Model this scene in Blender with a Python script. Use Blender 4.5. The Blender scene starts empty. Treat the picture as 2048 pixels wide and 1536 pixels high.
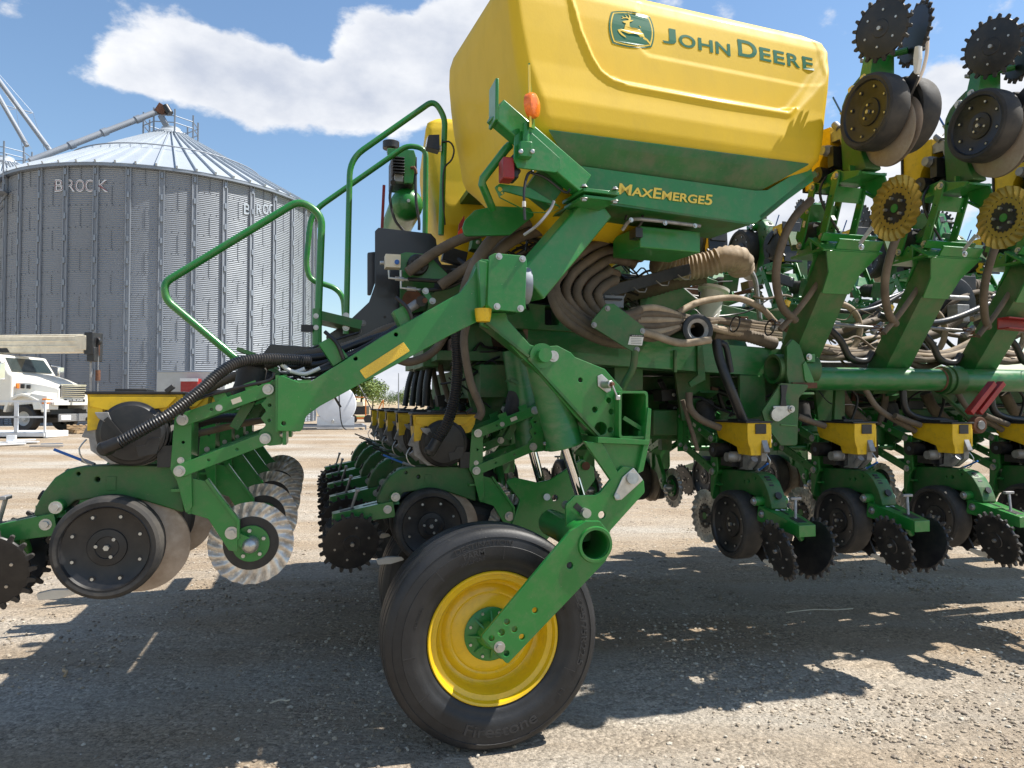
import bpy, bmesh, math, random
from mathutils import Vector, Matrix, noise as mnoise
random.seed(7)
R = math.radians
scene = bpy.context.scene
COL = scene.collection
# ---------------------------------------------------------------- camera
CAM = Vector((-.77, -4.6, 1.56)); YAW = R(-15.2); PIT = R(1.58); FPX = 1450.0
cd = bpy.data.cameras.new("camera"); cam = bpy.data.objects.new("camera", cd); COL.objects.link(cam)
cam.location = CAM; cam.rotation_euler = (R(90) + PIT, 0, YAW)
cd.sensor_width = 36; cd.lens = FPX / 2048 * 36; cd.clip_start = .05; cd.clip_end = 3000
scene.camera = cam
scene.view_settings.view_transform = 'Standard'; scene.view_settings.look = 'None'
scene.view_settings.exposure = EXPO = 0.74; scene.view_settings.gamma = 1
# ---------------------------------------------------------------- sun and sky
SUN_EL = R(56); s_az = R(0)
CF = Vector((-math.sin(YAW), math.cos(YAW), 0)); CR = Vector((math.cos(YAW), math.sin(YAW), 0))
SUN_PHI = R(98)      # measured from "towards the camera" round to the right
sh = CR * math.sin(SUN_PHI) - CF * math.cos(SUN_PHI)
sdir = Vector((sh.x * math.cos(SUN_EL), sh.y * math.cos(SUN_EL), math.sin(SUN_EL)))
ld = bpy.data.lights.new("sun", 'SUN'); ld.energy = 5.0; ld.angle = R(.53); ld.color = (1, .95, .87)
lo = bpy.data.objects.new("sun", ld); COL.objects.link(lo)
lo.rotation_euler = sdir.to_track_quat('Z', 'Y').to_euler(); lo.location = (5, -5, 12)
W = bpy.data.worlds.new("World"); scene.world = W; W.use_nodes = True
def world():
    nt = W.node_tree; N = nt.nodes; L = nt.links; N.clear()
    def n(t, **k):
        x = N.new(t)
        for a, b in k.items(): setattr(x, a, b)
        return x
    def mt(op, a, b=None, c=None):
        x = n('ShaderNodeMath', operation=op)
        for i, v in enumerate((a, b, c)):
            if v is None: continue
            if isinstance(v, (int, float)): x.inputs[i].default_value = v
            else: L.new(v, x.inputs[i])
        return x.outputs[0]
    out = n('ShaderNodeOutputWorld'); bg = n('ShaderNodeBackground'); L.new(bg.outputs[0], out.inputs[0])
    sky = n('ShaderNodeTexSky', sky_type='NISHITA', sun_disc=False); sky.sun_elevation = SUN_EL
    sky.sun_rotation = math.atan2(sdir.x, sdir.y); sky.air_density = 1.35; sky.dust_density = .0; sky.ozone_density = 4.5
    bg.inputs[1].default_value = .095
    tc = n('ShaderNodeTexCoord'); D = tc.outputs['Generated']
    sp = n('ShaderNodeSeparateXYZ'); L.new(D, sp.inputs[0]); X, Y, Z = sp.outputs
    az = mt('ARCTAN2', X, Y); el = mt('ARCSINE', Z)
    # cloud banks as patches of azimuth and elevation
    def azel(px, py):
        return math.atan((px - 1024) / FPX) - YAW, math.atan((808 - py) / math.hypot(FPX, px - 1024))
    banks = [(250, 120, 80, 38, .95), (345, 92, 75, 48, 1.15), (400, 160, 110, 42, .95), (490, 105, 75, 42, 1.05), (560, 165, 120, 48, 1.15), (650, 195, 90, 45, 1.1), (740, 90, 60, 66, 1.1), (790, 170, 110, 75, 1.05), (880, 70, 90, 72, 1.25), (920, 190, 110, 60, .95), (1010, 60, 110, 110, 1.1),
             (60, 22, 90, 26, .4), (600, 8, 50, 12, .4), (1910, 215, 65, 60, 1.2), (2060, 190, 45, 50, 1.0), (1700, 420, 190, 120, .85),
             (1960, 320, 130, 70, .9), (1570, 560, 170, 120, 1.15), (1850, 640, 190, 80, 1.0), (2000, 20, 100, 22, .45), (1340, -140, 300, 90, .6), (820, 745, 150, 45, .75), (700, 770, 300, 28, .6),
             (1250, 740, 500, 60, .7), (200, 770, 500, 30, .5)]
    tot = None
    for px, py, rx, ry, w in banks:
        a, e = azel(px, py)
        q = mt('ADD', mt('POWER', mt('MULTIPLY', mt('SUBTRACT', az, a), FPX / rx), 2), mt('POWER', mt('MULTIPLY', mt('SUBTRACT', el, e), FPX / ry), 2))
        g = mt('MULTIPLY', mt('POWER', 2.718, mt('MULTIPLY', q, -.8)), w)
        tot = g if tot is None else mt('ADD', tot, g)
    # broken cloud everywhere behind the viewer
    back = mt('MULTIPLY', mt('GREATER_THAN', mt('ABSOLUTE', mt('SUBTRACT', az, -YAW)), 1.0), .42)
    tot = mt('ADD', tot, back)
    mp = n('ShaderNodeMapping'); mp.inputs['Scale'].default_value = (1, 1, 1.7); L.new(D, mp.inputs[0])
    def nz(sc, det, rough):
        x = n('ShaderNodeTexNoise'); x.inputs['Scale'].default_value = sc; x.inputs['Detail'].default_value = det; x.inputs['Roughness'].default_value = rough
        L.new(mp.outputs[0], x.inputs['Vector']); return x.outputs[0]
    n1 = nz(10, 12, .58); n2 = nz(3.2, 3, .5); n3 = nz(13, 7, .55)
    dens = mt('ADD', mt('MULTIPLY', tot, .62), mt('ADD', mt('MULTIPLY', mt('SUBTRACT', n1, .5), 1.75), mt('MULTIPLY', mt('SUBTRACT', n2, .5), .5)))
    mr = n('ShaderNodeMapRange', interpolation_type='SMOOTHSTEP'); L.new(dens, mr.inputs[0]); mr.inputs[1].default_value = .27; mr.inputs[2].default_value = .54
    mk = mt('MULTIPLY', mr.outputs[0], mt('GREATER_THAN', el, -.02))
    sd = n('ShaderNodeMapRange'); L.new(mt('ADD', mt('MULTIPLY', dens, .32), mt('MULTIPLY', n3, 1.05)), sd.inputs[0])
    sd.inputs[1].default_value = .52; sd.inputs[2].default_value = 1.1
    cr = n('ShaderNodeMixRGB'); cr.inputs[1].default_value = (6.4, 6.5, 6.7, 1); cr.inputs[2].default_value = (3.9, 4.25, 5.0, 1); L.new(sd.outputs[0], cr.inputs[0])
    # faint veil near the horizon
    mx = n('ShaderNodeMixRGB'); L.new(mk, mx.inputs[0]); L.new(sky.outputs[0], mx.inputs[1]); L.new(cr.outputs[0], mx.inputs[2])
    L.new(mx.outputs[0], bg.inputs[0])
world()
try:
    scene.cycles.max_bounces = 7; scene.cycles.use_denoising = True
except Exception: pass

# ---------------------------------------------------------------- pixel <-> world
CFP = Vector((CF.x * math.cos(PIT), CF.y * math.cos(PIT), math.sin(PIT))); CU = CR.cross(CFP)
def ray(px, py): return CFP + CR * ((px - 1024) / FPX) + CU * ((768 - py) / FPX)
def PY(px, py, y): d = ray(px, py); return CAM + d * ((y - CAM.y) / d.y)
def PX(px, py, x): d = ray(px, py); return CAM + d * ((x - CAM.x) / d.x)
def PD(px, py, t): return CAM + ray(px, py) * t
def CW(X, Z, h): p = CAM + CR * X + CF * Z; return Vector((p.x, p.y, h))

# ---------------------------------------------------------------- materials
MATS = {}
def mat(name, col, rough=.5, metal=0, var=.12, scale=6, dirt=None, dscale=5, damt=.5, bump=0, bscale=40, coat=0, trans=0, spec=.5, stretch=None, dthr=.5, emit=0):
    m = bpy.data.materials.new(name); m.use_nodes = True; nt = m.node_tree; N = nt.nodes; L = nt.links
    b = N['Principled BSDF']; b.inputs['Roughness'].default_value = rough; b.inputs['Metallic'].default_value = metal
    b.inputs['Coat Weight'].default_value = coat; b.inputs['Coat Roughness'].default_value = .12
    b.inputs['Specular IOR Level'].default_value = spec
    if trans: b.inputs['Transmission Weight'].default_value = trans
    if emit: b.inputs['Emission Color'].default_value = (*col, 1); b.inputs['Emission Strength'].default_value = emit
    tc = N.new('ShaderNodeTexCoord'); src = tc.outputs['Object']
    if stretch:
        mp = N.new('ShaderNodeMapping'); mp.inputs['Scale'].default_value = stretch; L.new(src, mp.inputs[0]); src = mp.outputs[0]
    def noi(s, d=4, r=.55):
        x = N.new('ShaderNodeTexNoise'); x.inputs['Scale'].default_value = s; x.inputs['Detail'].default_value = d; x.inputs['Roughness'].default_value = r
        L.new(src, x.inputs['Vector']); return x.outputs[0]
    def rng(o, a, c, x, y):
        r = N.new('ShaderNodeMapRange'); L.new(o, r.inputs[0])
        for i, v in enumerate((a, c, x, y)): r.inputs[i + 1].default_value = v
        return r.outputs[0]
    mx = N.new('ShaderNodeMixRGB'); mx.inputs[1].default_value = (*[c * (1 - var) for c in col], 1); mx.inputs[2].default_value = (*[min(1, c * (1 + var)) for c in col], 1)
    n1 = noi(scale); L.new(rng(n1, .3, .7, 0, 1), mx.inputs[0]); o = mx.outputs[0]
    if dirt:
        dm = N.new('ShaderNodeMixRGB'); dm.inputs[2].default_value = (*dirt, 1); L.new(o, dm.inputs[1])
        dn = noi(dscale, 8, .68); f = rng(dn, dthr - .08, dthr + .22, 0, damt); L.new(f, dm.inputs[0]); o = dm.outputs[0]
        rr = N.new('ShaderNodeMath'); rr.operation = 'MULTIPLY_ADD'; L.new(f, rr.inputs[0]); rr.inputs[1].default_value = .45; rr.inputs[2].default_value = rough
        L.new(rr.outputs[0], b.inputs['Roughness'])
    if name.startswith('green') or name.startswith('yellow_rim'):
        ch = noi(70, 3, .8); cf = rng(ch, .685, .72, 0, .55); cm = N.new('ShaderNodeMixRGB'); cm.inputs[2].default_value = (.30, .27, .2, 1); L.new(cf, cm.inputs[0]); L.new(o, cm.inputs[1]); o = cm.outputs[0]
    L.new(o, b.inputs['Base Color'])
    if bump:
        bn = noi(bscale, 5, .6); bp = N.new('ShaderNodeBump'); bp.inputs['Strength'].default_value = bump; bp.inputs['Distance'].default_value = .01
        L.new(bn, bp.inputs['Height']); L.new(bp.outputs[0], b.inputs['Normal'])
    MATS[name] = m; return m
DUST = (.22, .165, .11)
mat('green', (.014, .185, .028), .36, coat=.3, var=.12, scale=3, dirt=DUST, dscale=14, damt=.30, dthr=.54, bump=.03, bscale=90)
mat('green_dusty', (.012, .12, .021), .42, var=.18, scale=4, dirt=(.17, .13, .085), dscale=7, damt=.62, dthr=.5, bump=.05, bscale=60)
mat('green_tube', (.014, .15, .03), .36, var=.12, scale=3, dirt=(.22, .19, .13), dscale=9, damt=.45, dthr=.52, coat=.2, stretch=(1, 1, 2.5))
mat('yellow_tank', (.69, .455, .012), .56, spec=.35, var=.05, scale=2.5, dirt=(.40, .28, .07), dscale=9, damt=.2, dthr=.55, bump=.05, bscale=120, coat=.04, stretch=(1, 1, .45))
mat('yellow', (.72, .46, .01), .45, var=.1, scale=8, dirt=(.1, .08, .05), dscale=22, damt=.45, dthr=.58)
mat('yellow_rim', (.78, .50, .008), .32, var=.06, scale=5, dirt=(.2, .14, .05), dscale=18, damt=.3, dthr=.57, coat=.4)
mat('black', (.012, .0125, .0145), .4, var=.3, scale=6, dirt=(.1, .085, .065), dscale=12, damt=.26, dthr=.52)
mat('black_paint', (.012, .013, .018), .3, var=.2, scale=2, dirt=(.08, .07, .06), dscale=5, damt=.18, dthr=.55, coat=.3)
mat('rubber', (.017, .017, .018), .68, var=.3, scale=8, dirt=(.12, .105, .085), dscale=7, damt=.5, dthr=.47, bump=.06, bscale=70)
mat('tyre', (.013, .0135, .015), .5, var=.25, scale=6, dirt=(.1, .097, .095), dscale=7, damt=.16, dthr=.48, bump=.09, bscale=90)
mat('tyre_mark', (.034, .034, .036), .5, var=.2)
mat('hose_tan', (.15, .115, .08), .72, var=.22, scale=5, dirt=(.05, .042, .035), dscale=7, damt=.6, dthr=.48)
mat('hose_cream', (.38, .30, .21), .66, var=.15, scale=5, dirt=(.12, .09, .06), dscale=9, damt=.6, dthr=.46)
mat('hose_black', (.013, .013, .014), .38, var=.3, scale=5, dirt=(.1, .085, .065), dscale=6, damt=.4, dthr=.55)
mat('zinc', (.50, .50, .48), .38, metal=.85, var=.1, scale=40, dirt=(.25, .2, .15), dscale=25, damt=.35, dthr=.55)
mat('chrome', (.75, .75, .76), .08, metal=1, var=.03)
mat('cast', (.33, .33, .33), .5, metal=.6, var=.2, scale=20, dirt=(.15, .12, .09), dscale=14, damt=.5, dthr=.5)
mat('steel_disc', (.48, .42, .36), .42, metal=.55, var=.14, scale=9, dirt=(.32, .24, .17), dscale=5, damt=.75, dthr=.4)
mat('steel_worn', (.66, .62, .56), .34, metal=.55, var=.2, scale=14, dirt=(.16, .12, .085), dscale=16, damt=.75, dthr=.53)
mat('steel_yellow_reflection', (.50, .36, .07), .38, metal=.55, var=.3, scale=6, dirt=(.12, .085, .04), dscale=6, damt=.6, dthr=.46)  # steel with a yellow reflection of the tank mixed into its colour
mat('rust', (.12, .05, .025), .8, var=.4, scale=12)
mat('mud', (.16, .10, .07), .9, var=.3, scale=5)
mat('red', (.30, .012, .012), .38, var=.15, scale=8, dirt=(.2, .12, .1), dscale=12, damt=.3)
mat('reflect_red', (.85, .05, .02), .25, var=.05)
mat('amber', (.9, .17, .01), .12, var=.25, scale=60, bump=.3, bscale=120, coat=.6)
mat('reflect_yellow', (.78, .50, .03), .25, var=.1, scale=200, bump=.5, bscale=260, coat=.4)
mat('glass_lens', (.5, .5, .5), .08, var=.1, scale=80, bump=.3, bscale=150)
mat('white_plastic', (.72, .70, .64), .5, var=.08, dirt=(.3, .25, .18), dscale=12, damt=.3)
mat('cream_rubber', (.62, .50, .38), .55, var=.12, dirt=(.3, .22, .15), dscale=14, damt=.3)
mat('label', (.62, .56, .44), .6, var=.1)
mat('ink', (.02, .02, .02), .6)
mat('decal_green', (.004, .12, .042), .36, var=.06, coat=.3)
mat('decal_yellow', (.80, .56, .05), .36, var=.05, coat=.3)
mat('blue', (.02, .12, .42), .45)
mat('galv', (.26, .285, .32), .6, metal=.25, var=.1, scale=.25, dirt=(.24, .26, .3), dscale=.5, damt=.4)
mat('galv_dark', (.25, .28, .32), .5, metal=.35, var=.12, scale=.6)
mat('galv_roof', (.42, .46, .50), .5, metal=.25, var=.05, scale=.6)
mat('seam', (.09, .10, .12), .7)
mat('truck_cream', (.78, .75, .67), .28, var=.04, coat=.5, dirt=(.4, .34, .26), dscale=1.5, damt=.25)
mat('boom_cream', (.76, .68, .52), .5, var=.08, dirt=(.3, .22, .14), dscale=2.5, damt=.4)
mat('glass', (.02, .035, .04), .05, var=.1, spec=.8, coat=.8)
mat('white_paint', (.72, .74, .76), .42, var=.06, scale=2, dirt=(.4, .38, .34), dscale=3, damt=.35)
mat('tank_white', (.72, .75, .80), .4, var=.05, scale=1.2, dirt=(.42, .42, .42), dscale=1.4, damt=.3)
mat('box_grey', (.48, .50, .49), .55, var=.08, scale=2, dirt=(.3, .3, .28), dscale=4, damt=.4)
mat('orange', (.75, .22, .03), .45, var=.1)
mat('wood', (.42, .29, .16), .8, var=.25, scale=4)
mat('bark', (.09, .065, .045), .9, var=.3)
mat('concrete', (.34, .32, .29), .85, var=.12, scale=2)
for i, c in enumerate([(.11, .17, .03), (.19, .26, .055), (.06, .11, .03)]): mat('leaf%d' % i, c, .6, var=.3, scale=2)

# ---------------------------------------------------------------- mesh builder
def catmull(pts, seg=8):
    P = [Vector(p) for p in pts]
    if len(P) < 3: return P
    Q = [P[0] * 2 - P[1]] + P + [P[-1] * 2 - P[-2]]; out = []
    for i in range(1, len(Q) - 2):
        for k in range(seg):
            t = k / seg; a, b, c, d = Q[i - 1], Q[i], Q[i + 1], Q[i + 2]
            out.append(.5 * ((2 * b) + (c - a) * t + (2 * a - 5 * b + 4 * c - d) * t * t + (3 * b - a - 3 * c + d) * t ** 3))
    out.append(P[-1]); return out
def resample(P, step):
    L = [0]
    for a, b in zip(P, P[1:]): L.append(L[-1] + (b - a).length)
    n = max(2, int(L[-1] / step)); out = []; j = 0
    for i in range(n + 1):
        s = L[-1] * i / n
        while j < len(L) - 2 and L[j + 1] < s: j += 1
        t = (s - L[j]) / max(1e-9, L[j + 1] - L[j]); out.append(P[j].lerp(P[j + 1], min(1, max(0, t))))
    return out
def rounded(pts, r, n=4):
    out = []; m = len(pts)
    for i in range(m):
        a, b, c = Vector(pts[i - 1]), Vector(pts[i]), Vector(pts[(i + 1) % m])
        u = a - b; v = c - b; lu, lv = u.length, v.length
        if lu < 1e-6 or lv < 1e-6: continue
        u /= lu; v /= lv; rr = r
        ang = u.angle(v)
        if ang > 3.0: out.append(tuple(b)); continue
        d = min(rr / math.tan(ang / 2), lu * .48, lv * .48)
        p, q = b + u * d, b + v * d
        for k in range(n + 1):
            t = k / n; out.append(tuple((1 - t) ** 2 * p + 2 * t * (1 - t) * b + t * t * q))
    return out
def circ(x, z, r, n=20): return [(x + r * math.cos(2 * math.pi * k / n), z + r * math.sin(2 * math.pi * k / n)) for k in range(n)]
def basis(ax):
    ax = Vector(ax).normalized(); t = Vector((0, 0, 1)) if abs(ax.z) < .9 else Vector((1, 0, 0))
    u = ax.cross(t).normalized(); v = ax.cross(u).normalized(); return ax, u, v
def flatmesh(splines, depth, bevel):
    cu = bpy.data.curves.new('t', 'CURVE'); cu.dimensions = '2D'; cu.fill_mode = 'BOTH'
    b = min(bevel, depth * .45); cu.extrude = max(1e-5, depth / 2 - b); cu.bevel_depth = b; cu.bevel_resolution = 1 if b else 0; cu.offset = -b
    for s in splines:
        sp = cu.splines.new('POLY'); sp.points.add(len(s) - 1); sp.use_cyclic_u = True
        for i, p in enumerate(s): sp.points[i].co = (p[0], p[1], 0, 1)
    ob = bpy.data.objects.new('t', cu); me = bpy.data.meshes.new_from_object(ob)
    V = [v.co.copy() for v in me.vertices]; F = [tuple(p.vertices) for p in me.polygons]
    bpy.data.objects.remove(ob); bpy.data.curves.remove(cu); bpy.data.meshes.remove(me); return V, F
def textmesh(txt, depth=.002, small=False, bold=0, italic=0):
    cu = bpy.data.curves.new('t', 'FONT'); cu.body = txt; cu.size = 1; cu.extrude = depth / 2; cu.offset = bold; cu.shear = italic
    if small:
        cu.small_caps_scale = .78
        for i, ch in enumerate(txt):
            if ch.islower(): cu.body_format[i].use_small_caps = True
    ob = bpy.data.objects.new('t', cu); COL.objects.link(ob); bpy.context.view_layer.update()
    me = bpy.data.meshes.new_from_object(ob.evaluated_get(bpy.context.evaluated_depsgraph_get()))
    V = [v.co.copy() for v in me.vertices]; F = [tuple(p.vertices) for p in me.polygons]
    bpy.data.objects.remove(ob); bpy.data.curves.remove(cu); bpy.data.meshes.remove(me)
    x0 = min(v.x for v in V); x1 = max(v.x for v in V); y0 = min(v.y for v in V); y1 = max(v.y for v in V)
    return [Vector(((v.x - x0) / (x1 - x0), (v.y - y0) / (y1 - y0), v.z)) for v in V], F

class MB:
    def __init__(s): s.V = []; s.F = []; s.M = []; s.slots = []; s.cur = 0
    def use(s, name):
        if name not in s.slots: s.slots.append(name)
        s.cur = s.slots.index(name); return s
    def add(s, V, F):
        if not s.slots: s.use('green')
        o = len(s.V); s.V.extend([tuple(v) for v in V]); s.F.extend([tuple(i + o for i in f) for f in F]); s.M.extend([s.cur] * len(F)); return s
    def box(s, c, d, rot=None):
        h = [x / 2 for x in d]; V = [Vector((x * h[0], y * h[1], z * h[2])) for x in (-1, 1) for y in (-1, 1) for z in (-1, 1)]
        if rot is not None: V = [rot @ v for v in V]
        c = Vector(c); return s.add([v + c for v in V], [(0, 1, 3, 2), (4, 6, 7, 5), (0, 4, 5, 1), (2, 3, 7, 6), (0, 2, 6, 4), (1, 5, 7, 3)])
    def hexa(s, P):   # 8 points: bottom 4 ccw, top 4 ccw
        return s.add(P, [(3, 2, 1, 0), (4, 5, 6, 7), (0, 1, 5, 4), (1, 2, 6, 5), (2, 3, 7, 6), (3, 0, 4, 7)])
    def beam(s, p0, p1, w, h, up=(0, 0, 1), w1=None, h1=None):
        p0, p1 = Vector(p0), Vector(p1); a = (p1 - p0).normalized(); u = a.cross(Vector(up))
        if u.length < 1e-4: u = a.cross(Vector((0, 1, 0)))
        u.normalize(); v = u.cross(a); w1 = w if w1 is None else w1; h1 = h if h1 is None else h1
        P = [p0 + u * x * w / 2 + v * y * h / 2 for x, y in ((-1, -1), (1, -1), (1, 1), (-1, 1))] + [p1 + u * x * w1 / 2 + v * y * h1 / 2 for x, y in ((-1, -1), (1, -1), (1, 1), (-1, 1))]
        return s.hexa(P)
    def cyl(s, p0, p1, r0, r1=None, n=20, cap=True):
        r1 = r0 if r1 is None else r1; p0, p1 = Vector(p0), Vector(p1); a, u, v = basis(p1 - p0)
        P = [p + (u * math.cos(t) + v * math.sin(t)) * r for p, r in ((p0, r0), (p1, r1)) for t in [2 * math.pi * k / n for k in range(n)]]
        F = [(k, (k + 1) % n, n + (k + 1) % n, n + k) for k in range(n)]
        if cap: F += [tuple(range(n - 1, -1, -1)), tuple(range(n, 2 * n))]
        return s.add(P, F)
    def lathe(s, c, ax, prof, n=32, closed=False):  # prof: (radius, along)
        c = Vector(c); a, u, v = basis(ax); P = []; F = []
        for r, h in prof:
            for k in range(n): t = 2 * math.pi * k / n; P.append(c + a * h + (u * math.cos(t) + v * math.sin(t)) * max(r, 1e-5))
        m = len(prof)
        for i in range(m if closed else m - 1):
            j = (i + 1) % m
            for k in range(n): F.append((i * n + k, i * n + (k + 1) % n, j * n + (k + 1) % n, j * n + k))
        return s.add(P, F)
    def tube(s, pts, r, n=10, smooth=True, rib=0, pitch=.012, step=None, r1=None):
        P = catmull(pts, 10) if smooth else [Vector(p) for p in pts]
        if smooth or rib: P = resample(P, pitch / 2 if rib else (step or max(.02, r * 1.2)))
        m = len(P); a0 = (P[1] - P[0]).normalized(); _, u, v = basis(a0); VV = []; F = []
        for i, p in enumerate(P):
            a = (P[min(i + 1, m - 1)] - P[max(i - 1, 0)]).normalized()
            u = (u - a * u.dot(a)).normalized(); v = a.cross(u)
            rr = r if r1 is None else r + (r1 - r) * i / (m - 1)
            if rib: rr *= 1 + (rib if i % 2 else -rib)
            for k in range(n): t = 2 * math.pi * k / n; VV.append(p + (u * math.cos(t) + v * math.sin(t)) * rr)
        for i in range(m - 1):
            for k in range(n): F.append((i * n + k, i * n + (k + 1) % n, (i + 1) * n + (k + 1) % n, (i + 1) * n + k))
        F += [tuple(range(n - 1, -1, -1)), tuple(range((m - 1) * n, m * n))]
        return s.add(VV, F)
    def plate(s, pts, y0, y1, holes=(), rad=.006, bevel=.002, fn=None):   # outline in x,z ; thickness in y
        sp = [rounded(pts, rad) if rad else list(pts)] + [h if isinstance(h, list) else circ(*h) for h in holes]
        V, F = flatmesh(sp, abs(y1 - y0), bevel); ym = (y0 + y1) / 2
        if fn is None: fn = lambda a, b, c: (a, ym + c, b)
        return s.add([fn(v.x, v.y, v.z) for v in V], F)
    def ppl(s, pix, Y, th, holes=(), rad=.012, bevel=.003):   # plate outlined on the plane y=Y
        q = lambda p: (PY(p[0], p[1], Y).x, PY(p[0], p[1], Y).z)
        k = (Y - CAM.y) / FPX
        hs = [h if isinstance(h, list) else circ(*q(h), h[2] * k) for h in holes]
        return s.plate([q(p) for p in pix], Y, Y + th, hs, rad, bevel)
    def bolt(s, p, ax=(0, -1, 0), r=.012, washer=True, h=None):
        p = Vector(p); a, u, v = basis(ax); h = h or r * .8; keep = s.slots[s.cur] if s.slots else 'green'
        if keep.startswith('green') or keep == 'galv': s.use('zinc')
        if washer: s.cyl(p, p + a * .003, r * 1.55, n=14)
        s.cyl(p, p + a * (h + .003), r, r * .96, n=6); s.use(keep); return s
    def cut(s, name, parent=None, **k):
        o = s.build(name, parent, **k); c = s.slots[s.cur]; s.__init__(); s.use(c); return o
    def build(s, name, parent=None, smooth=38, bev=0, origin=None):
        me = bpy.data.meshes.new(name); V = s.V
        if origin is not None: V = [(a - origin[0], b - origin[1], c - origin[2]) for a, b, c in V]
        me.from_pydata(V, [], s.F)
        for m in s.slots: me.materials.append(MATS[m])
        me.polygons.foreach_set('material_index', s.M)
        bm = bmesh.new(); bm.from_mesh(me); bmesh.ops.recalc_face_normals(bm, faces=bm.faces); bm.to_mesh(me); bm.free()
        if smooth:
            me.polygons.foreach_set('use_smooth', [True] * len(me.polygons)); me.set_sharp_from_angle(angle=R(smooth))
        me.update(); o = bpy.data.objects.new(name, me); COL.objects.link(o)
        if parent is not None:
            o.parent = parent
        if origin is not None: o.location = origin
        if bev:
            b = o.modifiers.new('bevel', 'BEVEL'); b.width = bev; b.segments = 2; b.limit_method = 'ANGLE'; b.angle_limit = R(50)
        return o
def tag(o, label=None, cat=None, group=None, kind=None):
    for k, v in (('label', label), ('category', cat), ('group', group), ('kind', kind)):
        if v: o[k] = v
    return o
def empty(name, loc=(0, 0, 0)):
    o = bpy.data.objects.new(name, None); COL.objects.link(o); o.location = loc; o.empty_display_size = .2; return o
def copy_tree(o, parent=None):
    c = o.copy(); COL.objects.link(c); c.parent = parent
    for ch in [x for x in bpy.data.objects if x.parent == o]: copy_tree(ch, c)
    return c
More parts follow.
